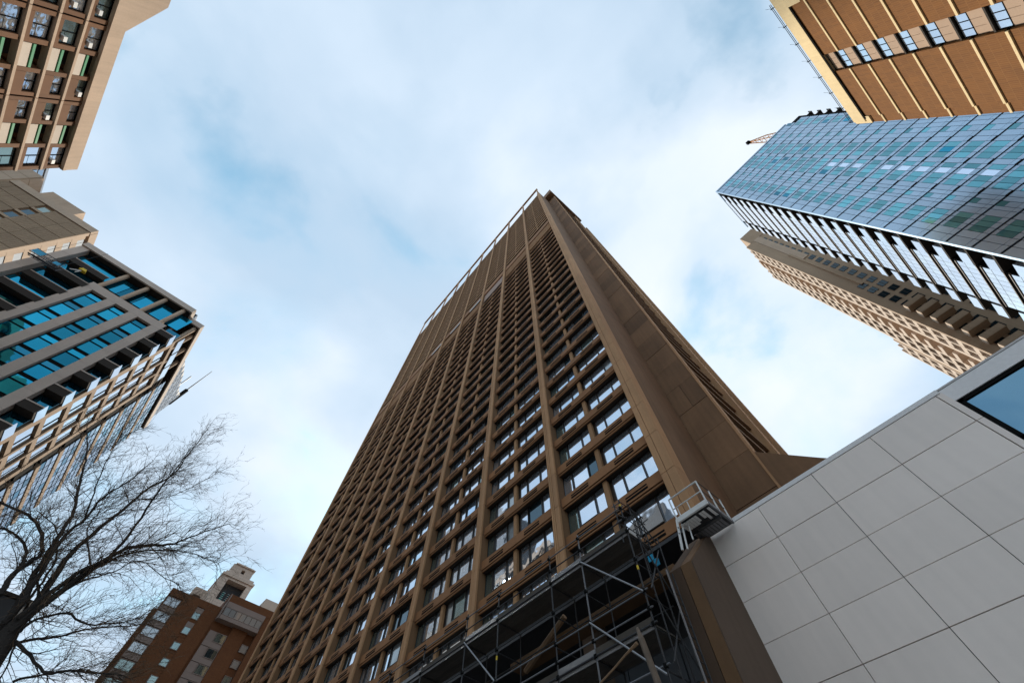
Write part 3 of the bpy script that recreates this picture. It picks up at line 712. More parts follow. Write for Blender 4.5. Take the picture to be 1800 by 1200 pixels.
# ================================================================ concrete apartment block, upper left (faces +x)
b1 = thing('concrete_apartment_block', 'brown and beige apartment block with green trimmed balconies at top left', 'apartment block', (-52, 20, 0))
X0 = -46.0; K = 46.0; F1 = 2.967
g = MB(); g.box(-60, X0-2.2, -9, .940*K, 0, EYE+1.30*K, 'brownpanel'); g.box(-60, X0-.5, .9385*K, .9405*K, 0, EYE+1.30*K, 'conc_beige'); part('core_wall', g, b1)
prof = [(.941*K, EYE+1.303*K), (.941*K, EYE+1.339*K), (.484*K, EYE+1.339*K), (.382*K, EYE+1.441*K), (-.2*K, EYE+1.441*K), (-.2*K, EYE+1.303*K)]
g = MB(); g.prism(prof, 0, X0-.8, X0+.25, 'conc_beige'); part('parapet', g, b1, fix=True)
g = MB(); g.box(X0-3, X0-.85, -.2*K, .939*K, EYE+1.29*K, EYE+1.31*K, 'soffit_shade'); part('roof_slab', g, b1)
g = MB(); g.box(X0-.1, X0+.32, -.2*K, .941*K, EYE+1.293*K, EYE+1.3025*K, 'conc_beige'); part('parapet_ledge', g, b1)
joints = [.9395, .713, .4865, .26, .0335, -.193]
ribs, walls, wins, bal, grn, acs, jn, lin, soff = [], [], [], [], [], [], [], [], []
wm = {}
r1 = random.Random(8)
def b1win(w, h, k):
    key = (round(w, 2), round(h, 2), k)
    if key not in wm:
        f = MB(); f.box(-.05, .06, 0, w, 0, .09, 'black'); f.box(-.05, .06, 0, w, h-.09, h, 'black'); f.box(-.05, .06, 0, .09, .091, h-.091, 'black'); f.box(-.05, .06, w-.09, w, .091, h-.091, 'black')
        f.box(-.05, .07, w*.48, w*.48+.08, .091, h-.091, 'black')
        wm[key] = (f.mesh('window'), bx('pane', -.02, 0, 0, w*.48-.1, 0, h-.2, k), bx('pane', -.02, 0, 0, w*.52-.18, 0, h*.30, k), bx('pane', -.02, 0, 0, w*.52-.18, 0, h*.70-.28, k))
    return wm[key]
for n in range(21):
    zr = EYE+1.2365*K-F1*n            # floor edge of this storey
    for b in range(5):
        hi, lo = joints[b], joints[b+1]
        ribs.append((bx('floor_rib', -.6, .10, 0, (hi-lo)*K-.08, -.15, .15, 'conc_beige'), (X0, lo*K+.04, zr)))
        jn.append((bx('joint_strip', -.5, -.15, -.10, .10, .245, F1-.245, 'black'), (X0, lo*K, zr)))
        ms_ = [(.0125, .0655, 'small'), (.077, .139, 'balc'), (.1515, .2135, 'big')]
        for a, c, t in ms_:
            if b % 2 == 1: a, c = .2265-c, .2265-a
            y0, y1 = (lo+a)*K, (lo+c)*K
            if t == 'balc':
                bal.append((bx('balcony_panel', -.12, 0, 0, y1-y0-.1, .17, 1.12, 'balcpanel'), (X0, y0+.05, zr)))
                grn.append((bx('green_rail', -.10, .02, 0, y1-y0-.1, 1.30, 1.56, 'green'), (X0, y0+.05, zr)))
                soff.append((bx('balcony_back', -2.1, -1.9, 0, y1-y0, .25, F1-.25, 'soffit_shade'), (X0, y0, zr)))
                soff.append((bx('balcony_back', -2.0, -.05, -.22, 0, .25, F1-.25, 'brownpanel'), (X0, y0, zr)))
                soff.append((bx('balcony_back', -2.0, -.05, 0, .22, .25, F1-.25, 'brownpanel'), (X0, y1, zr)))
            else:
                s0 = 1.30 if t == 'small' else .68; h = F1-.26-s0
                kk = r1.choice(['glass', 'glass', 'glass_dim'])
                w4 = b1win(y1-y0, h, kk)
                ww = y1-y0
                wins.append((w4[0], (X0-.30, y0, zr+s0), [('pane', w4[1], (0, .095, .1)), ('pane', w4[2], (0, ww*.48+.085, .1)), ('pane', w4[3], (0, ww*.48+.085, h*.30+.16))]))
                walls.append((bx('wall_panel', -.5, 0, 0, ww, .245, s0, 'brownpanel'), (X0, y0, zr)))
                lin.append((bx('window_back', -.6, -.36, 0, ww, s0, F1-.24, 'soffit_shade'), (X0, y0, zr)))
                if r1.random() < .28: acs.append((bx('air_conditioner', -.2, .35, 0, .6, 0, .42, 'whitepaint'), (X0-.1, y0+ww*.62, zr+s0+.15)))
        gaps = [(0.002, .0125), (.0655, .077), (.139, .1515), (.2135, .2245)]
        for a, c in gaps:
            if b % 2 == 1: a, c = .2265-c, .2265-a
            walls.append((bx('wall_panel', -.5, -.015, 0, (c-a)*K-.02, .246, F1-.246, 'brownpanel'), (X0, (lo+a)*K+.01, zr)))
for nm, q in (('floor_rib', ribs), ('joint_strip', jn), ('balcony_panel', bal), ('green_rail', grn), ('balcony_back', soff), ('window', wins), ('wall_panel', walls), ('window_back', lin), ('air_conditioner', acs)): parts(b1, nm, q, limit=100 if nm == 'window' else 300)

# ================================================================ ribbed precast building (faces -y and +x)
b2 = thing('ribbed_concrete_building', 'brown ribbed precast building with square white windows at left between two taller facades', 'building', (-66, 80, 0))
YR, KR, FR = 72.0, 72.0, 2.95
g = MB(); g.box(-74, -58.7, YR+.5, 110, 0, EYE+87, 'conc_tan'); part('core_wall', g, b2)
g = MB(); g.box(-74, -58.2, YR-.1, YR+.6, EYE+1.197*KR, EYE+1.222*KR, 'conc_beige'); g.box(-58.9, -58.15, YR+.61, 110, EYE+1.197*KR, EYE+1.222*KR, 'conc_beige'); part('parapet', g, b2)
it, iw, i3, i4 = [], [], [], []
for n in range(30):
    z = EYE+1.194*KR-FR*(n+1)
    for x0, x1 in ((-74, -72.6), (-72.5, -70.3), (-70.25, -66.95), (-65.1, -61.8), (-61.75, -58.32)):
        it.append((bx('ribbed_panel', 0, x1-x0, 0, .5, .06, FR-.06, 'ribbed'), (x0, YR, z)))
    iw.append((bx('window', 0, 1.35, 0, .08, 0, 1.8, 'glass_dark' if n % 3 else 'glass_dim'), (-66.7, YR+.34, z+.7)))
    i4.append((bx('sill_panel', 0, 1.8, 0, .45, 0, .6, 'conc_tan'), (-66.93, YR+.05, z+.05)))
    for q in range(6):
        y = YR+.9+3.3*q
        i3.append((bx('window', -.1, .0, 0, 2.0, .95, 2.45, 'paleglass'), (-58.40, y+.95, z)))
        i4.append((bx('sill_panel', -.5, 0, 0, 3.25, -.45, .9, 'conc_beige'), (-58.3, y, z)))
        i4.append((bx('side_post', -.5, -.02, 0, .8, .901, 2.499, 'conc_beige'), (-58.3, y, z)))
parts(b2, 'ribbed_panel', it); parts(b2, 'window', iw+i3); parts(b2, 'sill_panel', i4)
g = MB(); g.box(-58.9, -58.28, YR+.1, YR+.9, 0, EYE+1.196*KR, 'conc_beige'); part('corner_post', g, b2)
ph = MB(); ph.box(-76, -68.8, YR+6, YR+24, EYE+87, EYE+1.265*KR*1.08, 'conc_beige'); part('penthouse', ph, b2)
ph = MB(); ph.box(-90, -75.2, YR+1, YR+30, 0, EYE+1.31*KR, 'conc_tan'); part('side_wing', ph, b2)
parts(b2, 'wing_panel', [(bx('wing_panel', 0, .12, 0, 3.5, .04, FR-.04, 'conc_beige'), (-75.2, YR+1.1+3.6*i, EYE+1.31*KR-FR*(n+1))) for n in range(14) for i in range(3)] + [(bx('wing_panel', 0, 3.4, 0, .12, .04, FR-.04, 'conc_beige'), (-78.8-3.5*i, YR+.88, EYE+1.31*KR-FR*(n+1))) for n in range(20) for i in range(2)])
dg = thing('distant_glass_block', 'sliver of pale gridded glass block between the beige parapet and the ribbed building', 'building', (-99, 80, 0))
g = MB(); g.box(-103, -95.1, 60, 100, 0, EYE+119, 'mech'); part('core_wall', g, dg)
parts(dg, 'pane', [(bx('pane', 0, .1, 0, 2.0, 0, 1.35, 'curtain3'), (-95.1, 82+2.45*i, EYE+118.8-1.7*(n+1))) for i in range(7) for n in range(9)])
g = MB(); g.box(-95.3, -94.9, 60, 100, EYE+118.9, EYE+119.6, 'pale4'); part('roof_edge', g, dg)

# ================================================================ stone and teal glass building (faces -y and +x)
b3 = thing('stone_and_glass_building', 'grey stone framed building with deep teal windows and open corner balconies on the left', 'building', (-33, 68, 0))
KY = 55.0; YF = 55.0; F3 = 3.17; XE = -23.1; KX = 23.1
g = MB(); g.box(-42.4, -25.3, 56.7, 85, 0, EYE+61.2, 'soffit_shade'); g.box(-25.3, XE-.6, 57.6, 68, 0, EYE+56, 'soffit_shade'); g.box(-25.3, XE-.6, 68, 85, 0, EYE+61.5, 'soffit_shade'); part('core_wall', g, b3)
ROOF = EYE+1.135*KY
g = MB(); g.box(-42.5, -25.1, 54.9, 85.4, ROOF-.1, ROOF+.75, 'soffit_shade'); g.box(-25.11, -23.0, 56.9, 85.4, ROOF-.1, ROOF+.75, 'soffit_shade'); part('roof_slab', g, b3)
g = MB(); g.box(-42.6, -25.0, 54.75, 55.05, ROOF-.12, ROOF+.95, 'conc_grey'); g.box(-25.15, -24.95, 55.06, 57.0, ROOF-.12, ROOF+.95, 'conc_grey'); g.box(-24.94, -22.8, 56.75, 57.0, ROOF-.12, ROOF+.95, 'conc_grey'); g.box(-23.0, -22.8, 57.01, 85.5, ROOF-.12, ROOF+.95, 'conc_grey'); part('cornice', g, b3)
st = []
nst = 19
for x0, x1 in ((-42.5, -41.35), (-36.0, -34.87), (-32.75, -31.57), (-29.6, -28.36), (-26.3, -25.05)):
    for n in range(nst+1):
        z1 = EYE+1.036*KY-F3*n if x0 > -40 else ROOF-.12-F3*n
        if n == 0 and x0 < -40: pass
        if z1-F3 < 0: continue
        st.append((bx('stone_strip', 0, x1-x0, 0, .9, .012, F3-.012, 'conc_grey'), (x0, YF, z1-F3)))
g2 = [(bx('stone_strip', 0, w, 0, .9, 0, 1.42, 'conc_grey'), (x, YF-.015, EYE+1.0105*KY)) for x, w in ((-36.0, 4.4), (-31.58, 2.6), (-28.97, 3.92))]
parts(b3, 'stone_strip', st+g2)
tw, tb = [], []
for x0, x1 in ((-34.87, -32.75), (-31.57, -29.6), (-28.36, -26.3)):
    w = x1-x0-.16
    for n in range(nst):
        z = EYE+1.009*KY-F3*(n+1)
        if z < 0: continue
        tw.append((bx('glass_pane', 0, w, 0, .05, 0, 1.72, 'teal'), (x0+.08, YF+.42, z+.16)))
        tw.append((bx('glass_pane', 0, w, 0, .05, 0, .68, 'teal_dark' if (n+int(x0)) % 3 == 0 else 'teal'), (x0+.08, YF+.42, z+2.12)))
    tb.append((bx('window_back', 0, x1-x0, 0, .3, 0, 57, 'black'), (x0, YF+.48, .3)))
parts(b3, 'glass_pane', tw); parts(b3, 'window_back', tb)
# recessed balconies left of the frame and the open terrace above it
sl = MB(); sl.box(0, 4.75, 0, .85, 0, .35, 'soffit_shade'); sl.box(0, 4.75, -.08, 0, -.02, 1.0, 'soffit_shade'); sl.box(-.02, 4.77, -.10, .02, 1.001, 1.12, 'conc_grey'); sl = sl.mesh('balcony')
gl = bx('balcony_glass', 0, 5.2, 0, .05, .4, 3.1, 'teal')
parts(b3, 'balcony', [(sl, (-40.55, YF, EYE+1.058*KY-F3*n)) for n in range(nst)]); parts(b3, 'balcony_glass', [(gl, (-41.2, 55.9, EYE+1.058*KY-F3*n)) for n in range(-1, nst)])
g = MB(); g.box(-36, -25.1, 55.9, 55.99, EYE+1.037*KY-.3, EYE+1.037*KY, 'soffit_shade'); g.box(-36.0, -26.2, 56.2, 56.35, EYE+1.065*KY, EYE+1.077*KY, 'conc_grey'); part('terrace', g, b3)
tg = bx('terrace_glass', 0, 2.3, 0, .05, 0, 3.6, 'teal'); parts(b3, 'terrace_glass', [(tg, (-36+2.4*i, 56.0, EYE+1.06*KY)) for i in range(5)])
for x in (-35.4, -32.2, -29.2, -26.2): part('round_column', MB().tube([(x, 55.45, EYE+1.036*KY), (x, 55.45, ROOF-.1)], .33, 12, 'conc_beige'), b3)
part('round_column', MB().tube([(-23.5, 57.5, EYE+56), (-23.5, 57.5, ROOF-.1)], .33, 12, 'conc_beige'), b3)
# corner balconies
cb = MB(); cb.box(0, 1.9, 0, 1.3, 0, .28, 'soffit_shade'); cb.box(0, 1.9, -.06, 0, -.02, .95, 'soffit_shade'); cb.box(-.01, 1.92, -.09, .01, .951, 1.1, 'conc_grey'); cb = cb.mesh('corner_balcony')
cg = bx('balcony_glass', 0, 1.85, 0, .05, .3, 3.1, 'teal_dark'); cw = bx('side_rail', -.03, .03, 0, 2.0, .3, 1.5, 'sideglass')
q = [(cb, (-25.0, YF+.05, EYE+.995*KY-F3*n+.15), [('side_rail', cw, (1.93, .05, .0)), ('balcony_glass', cg, (0, 1.15, 0))]) for n in range(18)]
parts(b3, 'corner_balcony', q)
# east face: tan strips, white-sky windows, curtain wall beyond
ip, iw, isp = [], [], []
for a, b_ in ((2.468, 2.515), (2.662, 2.682), (2.795, 2.812), (2.925, 2.965)):
    for n in range(18):
        ip.append((bx('tan_strip', -.5, .0, 0, (b_-a)*KX, .01, F3-.01, 'conc_east'), (XE, a*KX, EYE+2.47*KX-F3*(n+1))))
for a, b_ in ((2.515, 2.662), (2.682, 2.795), (2.812, 2.925)):
    for n in range(18):
        z = EYE+2.44*KX-F3*(n+1); w = (b_-a)*KX
        iw += [(bx('east_window', -.1, 0, 0, w*.56, 0, 2.0, 'sideglass'), (XE-.22, a*KX+.05, z+.75)), (bx('east_window', -.1, 0, 0, w*.22, 0, 2.0, 'sideglass'), (XE-.22, a*KX+w*.70, z+.75))]
        isp.append((bx('tan_spandrel', -.5, 0, 0, w, 0, .66, 'conc_east'), (XE-.08, a*KX, z+.03)))
isp.append((bx('tan_spandrel', -.5, 0, 0, .5*KX, 0, .7, 'conc_east'), (XE+.02, 2.466*KX, EYE+2.455*KX)))
parts(b3, 'tan_strip', ip); parts(b3, 'east_window', iw); parts(b3, 'tan_spandrel', isp)
ic, ib_, idk = [], [], []
for n in range(-2, 18):
    z = EYE+2.40*KX-F3*(n+1)
    ib_.append((bx('curtain_band', -.3, .05, 0, 14.6, 0, .62, 'conc_east'), (XE, 3.05*KX, z)))
    if n >= 0: idk.append((bx('dark_opening', -.5, -.2, 0, 1.9, .7, 2.9, 'black'), (XE, 2.967*KX, z)))
    for i in range(8):
        for k_ in range(3): ic.append((bx('curtain_pane', -.1, 0, 0, 1.58, 0, .64, 'curtain3' if (i*7+n*3+k_) % 6 else 'teal_dark'), (XE-.02, 3.055*KX+1.81*i, z+.70+.81*k_)))
parts(b3, 'curtain_band', ib_); parts(b3, 'dark_opening', idk); parts(b3, 'curtain_pane', ic)
uw = bx('upper_rail', -.04, .0, 0, 3.0, 0, 1.5, 'sideglass'); parts(b3, 'upper_rail', [(uw, (XE+.05, 57.9+3.4*i, EYE+2.52*KX)) for i in range(3)])
for y in (59.2, 62.6, 66.0): part('round_column', MB().tube([(XE-.3, y, EYE+57.2), (XE-.3, y, ROOF-.1)], .3, 10, 'conc_beige'), b3)

# window cleaning cradle and a yellow davit hanging on this building
wc = thing('cleaning_cradle', 'blue and grey lattice cradle hanging at the top left corner of the stone framed building', 'cradle', (-40.6, 53.7, EYE+54))
for dy in (0, .8):
    for dz in (0, .5, 1.1): part('rail', MB().tube([(-42.3, 53.3+dy, EYE+54.1+dz), (-38.7, 53.3+dy, EYE+54.1+dz)], .05, 5, 'steel_dark'), wc)
    for i in range(7): part('stay', MB().tube([(-42.3+.58*i, 53.3+dy, EYE+54.1), (-42.0+.55*i, 53.3+dy, EYE+55.2)], .04, 5, 'steel'), wc)
part('floor', MB().box(-42.3, -38.7, 53.6, 53.85, EYE+54.0, EYE+54.06, 'bluesteel'), wc)
part('tarp', MB().box(-42.25, -41.0, 53.25, 53.28, EYE+54.2, EYE+55.1, 'blue'), wc); part('tarp', MB().box(-39.6, -38.9, 53.25, 53.28, EYE+54.3, EYE+54.9, 'blue'), wc)
for x in (-42.0, -39.0): part('cable', MB().tube([(x, 53.7, EYE+55.2), (x, 53.7, EYE+62.3)], .025, 4, 'steel_dark'), wc)
dv = thing('yellow_davit', 'small yellow hood on two white struts below a balcony of the stone framed building', 'davit', (-37.5, 53.8, EYE+56.4))
part('hood', MB().prism([(-37.9, EYE+56.4), (-37.0, EYE+56.4), (-37.2, EYE+56.85), (-37.7, EYE+56.85)], 1, 53.6, 54.1, 'yellow'), dv, fix=True)
for x in (-38.3, -37.6): part('strut', MB().tube([(-37.5, 53.8, EYE+56.4), (x, 53.8, EYE+55.5)], .07, 5, 'whitepaint'), dv)

# ---- pale curtain-wall tower rising behind it
b4 = thing('lattice_glass_tower', 'pale gridded glass tower with a curved top rising behind the stone framed building', 'tower', (-50, 130, 0))
q = [(100, 0), (100, EYE+114), (119.6, EYE+119.3), (138.4, EYE+127.5), (150.5, EYE+131.0), (157.3, EYE+134.9), (159.5, EYE+134), (159.5, 0)]
g = MB(); g.prism(q, 0, -60, -44.1, 'mech'); part('core_wall', g, b4, fix=True)
def roofz(y):
    for (a, za), (b_, zb) in zip(q[1:-1], q[2:]):
        if a <= y <= b_: return za+(zb-za)*(y-a)/max(b_-a, .01)
    return EYE+114
it = []
for i in range(15):
    y0 = 100+4*i; y1 = min(y0+3.5, 159.3)
    if y1 <= y0: continue
    for n in range(14):
        z0 = EYE+84+3.6*n; ztop = min(roofz(y0), roofz(y1))
        for h0, h1 in ((0, 2.0), (2.3, 3.3)):
            a, b_ = z0+h0, min(z0+h1, ztop)
            if b_-a < .2: continue
            it.append((bx('curtain_pane', 0, .1, 0, y1-y0, 0, b_-a, 'pale4'), (-44.1, y0, a)))
parts(b4, 'curtain_pane', it)
am = MB(); am.tube([(-44.3, 158.6, EYE+130), (-44.3, 158.6, EYE+139.5)], .75, 8, 'black'); am.tube([(-44.3, 158.6, EYE+139.5), (-44.3, 158.6, EYE+155)], [.25, .12], 6, 'steel_dark')
solo('roof_mast', am, 'tall thin dark mast standing on the far corner of the curved glass tower', 'mast')
am = MB(); am.tube([(-44.3, 147, EYE+129), (-44.3, 147, EYE+136)], .22, 6, 'steel')
solo('roof_post', am, 'short grey post on the curved roof edge left of the tall mast', 'post')

# ================================================================ brick residence and stone tower, bottom
b5 = thing('brick_residence', 'red brown brick apartment house with grey window bays at bottom left', 'apartment house', (11, 125, 0))
Y5 = 115.0; F5 = 2.9
def w5(name, x, z, w, h, panes, k, y=Y5, sill=True):
    f = MB(); f.box(0, w, -.08, .05, 0, .1, 'grey5'); f.box(0, w, -.08, .05, h-.1, h, 'grey5'); f.box(0, .1, -.08, .05, .101, h-.101, 'grey5'); f.box(w-.1, w, -.08, .05, .101, h-.101, 'grey5')
    pw = (w-.2)/panes
    for i in range(1, panes): f.box(.1+pw*i-.04, .1+pw*i+.04, -.07, .05, .101, h-.101, 'frame')
    return (f.mesh('window'), (x, y, z), [('pane', bx('pane', 0, pw-.1, -.03, .0, 0, h-.22, k), (.15+pw*i, 0, .11)) for i in range(panes)])
g = MB(); g.box(.1, 11.2, Y5+.3, 135, 0, EYE+.475*Y5, 'brick5'); g.box(11.2, 22.4, Y5+.3, 135, 0, EYE+.497*Y5, 'brick5'); g.box(-.6, .1, Y5+2, 135, 0, EYE+.443*Y5, 'brick5'); part('core_wall', g, b5)
g = MB(); g.box(3.3, 6.7, Y5, Y5+.3, 0, EYE+.4745*Y5, 'brick5'); g.box(8.3, 11.15, Y5, Y5+.3, 0, EYE+.4745*Y5, 'brick5'); g.box(6.7, 8.3, Y5, Y5+.3, EYE+.4625*Y5, EYE+.4745*Y5, 'brick5'); g.box(.1, 3.3, Y5, Y5+.3, EYE+.4625*Y5, EYE+.4745*Y5, 'brick5')
part('brick_wall', g, b5)
g = MB(); g.box(11.2, 22.35, Y5-1.2, Y5+.3, EYE+.4835*Y5, EYE+.4975*Y5, 'brick5'); g.box(20.8, 22.35, Y5-1.2, Y5+.3, 0, EYE+.483*Y5, 'brick5'); g.box(15.6, 19.0, Y5-.3, Y5+.3, 0, EYE+.452*Y5, 'brick5'); part('brick_wall', g, b5)
g = MB(); g.box(11.35, 11.6, Y5-1.3, Y5+.3, EYE+.452*Y5, EYE+.4975*Y5, 'grey5'); part('bay_cheek', g, b5)
it, pn = [], []
for n in range(18):
    z = EYE+.4615*Y5-F5*(n+1)
    if z < 3: break
    it.append(w5('window', .35, z+1.0, 2.85, 1.7, 2, 'glass_pale' if n < 4 else 'glass_dim')); pn.append((bx('grey_panel', 0, 2.95, 0, .2, 0, .98, 'grey5'), (.3, Y5+.02, z)))
    it.append(w5('window', 6.75, z+.55, 1.5, 1.35, 1, 'glass_dim')); pn.append((bx('grey_panel', 0, 1.5, 0, .2, 0, .9, 'grey5' if n < 2 else 'brick5'), (6.75, Y5+.04, z+1.95))); pn.append((bx('brick_infill', 0, 1.55, 0, .2, 0, .55, 'brick5'), (6.72, Y5+.06, z-.02)))
    if n > 0:
        it.append(w5('window', 13.3, z+1.05, 2.2, 1.75, 2, 'glass_dim' if n % 2 else 'glass_dark', Y5-.2)); pn.append((bx('grey_panel', 0, 3.9, 0, .3, 0, 1.0, 'grey5'), (11.65, Y5-.2, z+.02))); pn.append((bx('grey_panel', 0, 1.6, 0, .3, 0, 1.78, 'grey5'), (11.65, Y5-.19, z+1.04)))
        it.append(w5('window', 19.15, z+1.0, 1.55, 1.5, 1, 'glass_dim' if n > 2 else 'glass_pale', Y5-.2)); pn.append((bx('brick_infill', 0, 1.8, 0, .3, 0, 1.35, 'brick5'), (18.98, Y5-.1, z-.36)))
g = MB(); g.box(11.7, 20.7, Y5-1.6, Y5+.3, EYE+.452*Y5, EYE+.4585*Y5, 'grey5'); part('bay_floor', g, b5)
g = MB(); g.box(11.7, 20.7, Y5-1.6, Y5+.3, EYE+.4735*Y5, EYE+.4828*Y5, 'grey5'); part('bay_head', g, b5)
it.append(w5('window', 11.75, EYE+.459*Y5, 8.9, 1.65, 7, 'glass_pale', Y5-1.5))
parts(b5, 'window', it, limit=90); parts(b5, 'grey_panel', pn)

b6 = thing('stone_tower', 'cream stone church-like tower with tall dark window opening behind the brick apartment house', 'tower', (15, 160, 0))
Y6 = 150.0
def sx6(a, b_, c, d, y0=0, y1=12): return (a*Y6, b_*Y6, Y6+y0, Y6+y1, EYE+c*Y6, EYE+d*Y6)
g = MB(); g.box(*sx6(.062, .077, 0, .529), 'stone6'); g.box(*sx6(.117, .128, 0, .529), 'stone6'); g.box(*sx6(.077, .117, .5245, .529), 'stone6'); g.box(*sx6(.077, .117, 0, .485), 'stone6'); g.box(*sx6(.0771, .1169, .485, .5245, 2.5, 12), 'mech'); part('shaft', g, b6)
g = MB(); g.box(*sx6(.0605, .1295, .5291, .5335, -.4, 12), 'stone6'); g.box(*sx6(.0645, .1255, .5336, .5385, -.1, 12), 'stone6'); part('cornice', g, b6)
g = MB(); g.box(*sx6(.070, .0915, .5386, .556), 'stone6'); g.box(*sx6(.0985, .115, .5386, .556), 'stone6'); g.box(*sx6(.0915, .0985, .5386, .543), 'stone6'); g.box(*sx6(.0915, .0985, .5505, .556), 'stone6'); g.box(*sx6(.0916, .0984, .543, .5505, 1.5, 12), 'mech'); part('belfry', g, b6)
g = MB(); g.box(*sx6(.0735, .1165, .5561, .558, -.4, 12), 'stone6'); g.box(*sx6(.077, .113, .5581, .561, .2, 12), 'stone6'); part('belfry_cap', g, b6)
g = MB(); g.box(*sx6(.0335, .0375, 0, .4985, 3), 'stone6'); g.box(*sx6(.0535, .0615, 0, .4985, 3), 'stone6'); g.box(*sx6(.0375, .0535, .4875, .4985, 3), 'stone6'); g.box(*sx6(.0345, .0605, .4986, .502, 3.4), 'stone6'); g.box(*sx6(.0376, .0534, 0, .4875, 5), 'mech'); part('turret', g, b6)
for x in (.0835, .0945, .1055):
    f = MB(); f.box(*sx6(x, x+.0055, .489, .508, 2.2, 2.4), 'teal'); part('tall_window', f, b6)
    for i in range(5): part('glazing_bar', MB().box(*sx6(x-.0003, x+.0058, .492+.0035*i, .4926+.0035*i, 2.05, 2.15), 'pale_frame'), b6)
for x in (.040, .0465): part('arched_window', MB().prism([(x*Y6, EYE+.474*Y6), (x*Y6, EYE+.4825*Y6), ((x+.0026)*Y6, EYE+.4855*Y6), ((x+.0052)*Y6, EYE+.4825*Y6), ((x+.0052)*Y6, EYE+.474*Y6)], 1, Y6+4.6, Y6+4.8, 'teal'), b6, fix=True)
g = MB(); g.box(.128*Y6, 23.5, Y6+1, Y6+14, 0, EYE+.50*Y6, 'stone6'); part('side_block', g, b6)
pb = MB(); pb.box(.165*138, 36, 138, 150, 0, EYE+.520*138, 'conc_pale')
solo('beige_block', pb, 'plain beige block beside the stone tower just left of the brown tower edge', 'building')
db = thing('dark_building', 'dark clad building corner behind the tree trunk at far left', 'building', (-22, 100, 0))
g = MB(); g.box(-34, -15.2, 95, 120, 0, EYE+.380*95, 'mech'); part('core_wall', g, db)
g = MB(); g.box(-34.2, -14.9, 94.8, 120, EYE+.381*95, EYE+.386*95, 'soffit_shade'); part('parapet', g, db)
parts(db, 'dark_panel', [(bx('dark_panel', 0, 3.0, -.1, 0, 0, 2.8, 'mech'), (-33.5+3.05*i, 95, EYE+.378*95-2.95*(n+1))) for i in range(6) for n in range(10)])
parts(db, 'pale_panel', [(bx('pale_panel', 0, .12, 0, 2.4, 0, 1.5, 'grey5'), (-15.2, 95.6+3*i, EYE+.372*95-2.95*(n+1))) for i in range(5) for n in range(10)])

# ================================================================ bare street tree
tr = thing('bare_tree', 'bare dark street tree spreading leafless branches at lower left', 'tree', (-1.7, 9.5, 0))
rt_ = random.Random(21)
def tp_(x, y, dy):
    px, py = x/2.609, 740+y/2.609
    d = RC @ np.array([px-900., py-600., 700.]); d = d*((10+dy)/d[1]); return Vector((d[0], d[1], d[2]+EYE))
limbs = [
 ([(-60,1010),(60,880),(150,720),(215,610),(280,510),(340,410),(360,300),(380,225),(400,140),(395,40)], .115, .018, .2, .8),
 ([(20,930),(100,830),(190,690),(300,520),(390,450),(470,350),(570,290),(680,200)], .10, .014, .1, -.7),
 ([(-20,1040),(150,850),(300,640),(420,520),(560,410),(680,310),(790,250),(850,170),(950,40)], .12, .013, .0, .5),
 ([(-40,1090),(60,960),(250,800),(430,670),(560,590),(680,570),(800,560),(900,520),(1050,470)], .14, .012, .0, -.9),
 ([(80,900),(350,700),(500,620),(620,480),(720,330),(800,230),(870,130)], .085, .012, -.1, -1.3),
 ([(0,800),(60,705),(150,640),(192,600),(182,500),(130,430),(20,380),(-80,330)], .085, .03, .1, .9),
 ([(20,760),(65,700),(105,640),(115,580),(60,510),(0,490)], .06, .03, .2, .6),
 ([(90,960),(150,915),(300,880),(400,930),(540,925),(640,900)], .05, .012, -.1, -.8),
 ([(40,1030),(110,1010),(250,990),(430,950),(640,930),(760,880)], .055, .010, -.1, .7),
 ([(70,1010),(110,1040),(160,1100),(210,1150),(300,1140),(420,1150),(560,1165)], .05, .018, -.1, -.5),
 ([(70,1020),(40,1100),(0,1180)], .03, .014, -.1, .3),
 ([(200,830),(380,715),(480,650),(600,602),(750,592),(870,602),(1000,650)], .06, .009, 0, -1.2),
 ([(150,760),(170,740),(175,800),(160,850)], .035, .03, .1, 0),
 ([(40,900),(170,770),(250,640),(265,560),(250,480),(170,410)], .05, .012, .1, 1.1),
 ([(250,800),(380,730),(520,690),(640,640),(760,720),(820,750)], .03, .008, 0, -.3),
 ([(390,450),(430,330),(470,220),(520,120),(560,60)], .028, .008, -.5, -1.4),
 ([(560,410),(640,360),(760,350),(880,300),(1010,230)], .028, .007, .3, 1.0),
 ([(420,670),(400,560),(410,470),(480,400),(600,330)], .03, .008, -.2, .6),
 ([(60,1190),(200,1165),(330,1140),(450,1150),(560,1200)], .035, .012, .2, 1.2),
]
trunk = MB(); pts = [Vector((-2.05, 9.6, 0)), Vector((-2.0, 9.7, 1.6)), Vector((-1.9, 9.9, 3.4)), tp_(-55, 1120, 0), tp_(0, 1030, 0), tp_(50, 960, 0), tp_(105, 890, 0)]
trunk.tube(pts, [.24, .20, .18, .165, .145, .11, .06], 12, 'bark'); part('trunk', trunk, tr)
twigs = MB(); starts = []
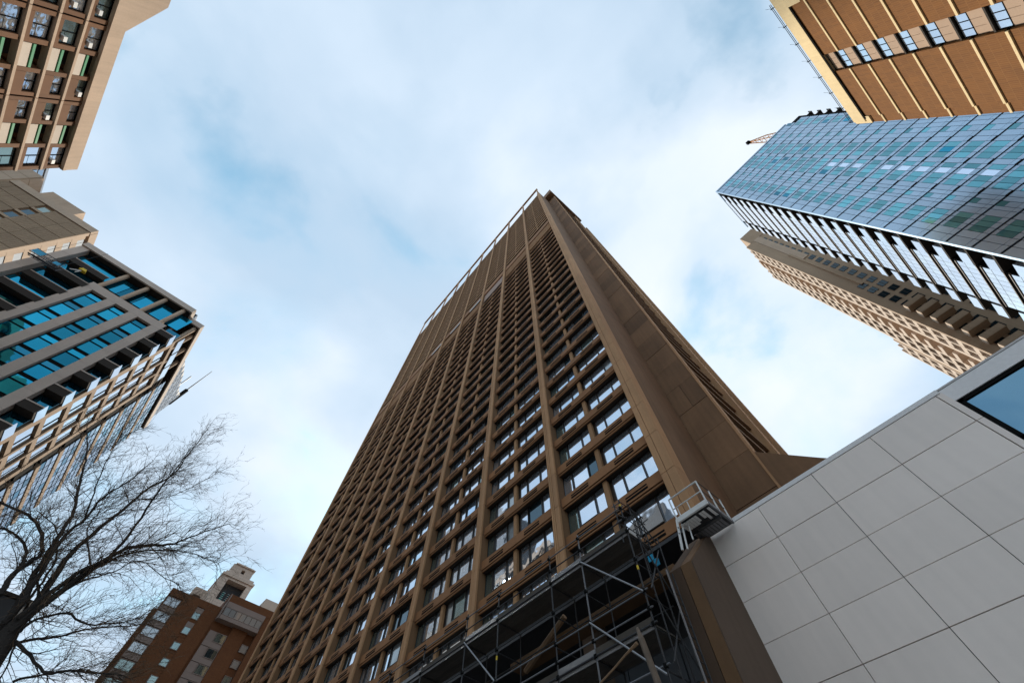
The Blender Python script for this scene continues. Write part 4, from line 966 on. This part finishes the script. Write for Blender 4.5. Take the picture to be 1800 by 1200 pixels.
for P_, r0, r1_, d0, d1_ in limbs:
    nP = len(P_); p3 = []
    for i, (x, y) in enumerate(P_):
        t = i/(nP-1); p3.append(tp_(x, y, d0+(d1_-d0)*t+rt_.uniform(-.08, .08)))
    fine = []; rad = []
    for i in range(nP-1):                         # smooth the trace
        a = p3[max(i-1, 0)]; b_ = p3[i]; c = p3[i+1]; d = p3[min(i+2, nP-1)]
        for s_ in range(4):
            u = s_/4; fine.append(.5*((2*b_)+(c-a)*u+(2*a-5*b_+4*c-d)*u*u+(3*b_-a-3*c+d)*u**3)+Vector([rt_.uniform(-.012, .012) for _ in range(3)]))
    fine.append(p3[-1]); n = len(fine)
    rad = [.57*(r0+(r1_-r0)*(i/(n-1))**.6) for i in range(n)]
    part('branch', MB().tube(fine, rad, 7, 'bark'), tr)
    for i in range(n//6, n):
        d = (fine[min(i+1, n-1)]-fine[max(i-1, 0)]).normalized()
        for _ in range(2 if i > .55*n else 1): starts.append((fine[i], d, rad[i], i/n))
LEAN = Vector((.34, -.05, .42))
def grow(p, d, r, length, level):
    n = 4; pts = [p]; q = p; dd = d
    for i in range(n):
        dd = (dd + Vector([rt_.gauss(0, .17) for _ in range(3)]) + LEAN*.07).normalized(); q = q + dd*length/n; pts.append(q)
    twigs.tube(pts, [r*(1-.75*i/n) for i in range(n+1)], 3, 'twig' if level > 1 else 'bark')
    if level >= 4: return
    for i in range({1: 4, 2: 3, 3: 1}[level]):
        j = rt_.randint(1, n); side = Vector([rt_.gauss(0, 1) for _ in range(3)]); side = (side - dd*side.dot(dd)).normalized()
        nd = (dd*rt_.uniform(.55, 1.0) + side*rt_.uniform(.35, .8) + LEAN*.15).normalized()
        grow(pts[j], nd, max(r*.55, .0026), length*rt_.uniform(.45, .75), level+1)
for p, d, r, t in starts:
    side = Vector([rt_.gauss(0, 1) for _ in range(3)]); side = (side-d*side.dot(d)).normalized()
    nd = (d*rt_.uniform(.5, 1)+side*rt_.uniform(.4, .9)+LEAN*.2).normalized()
    grow(p, nd, min(.010, max(r*.4, .005)), rt_.uniform(.32, .85)*(1.05-.4*t), 1)
o = part('twigs', twigs, tr, kind='stuff')
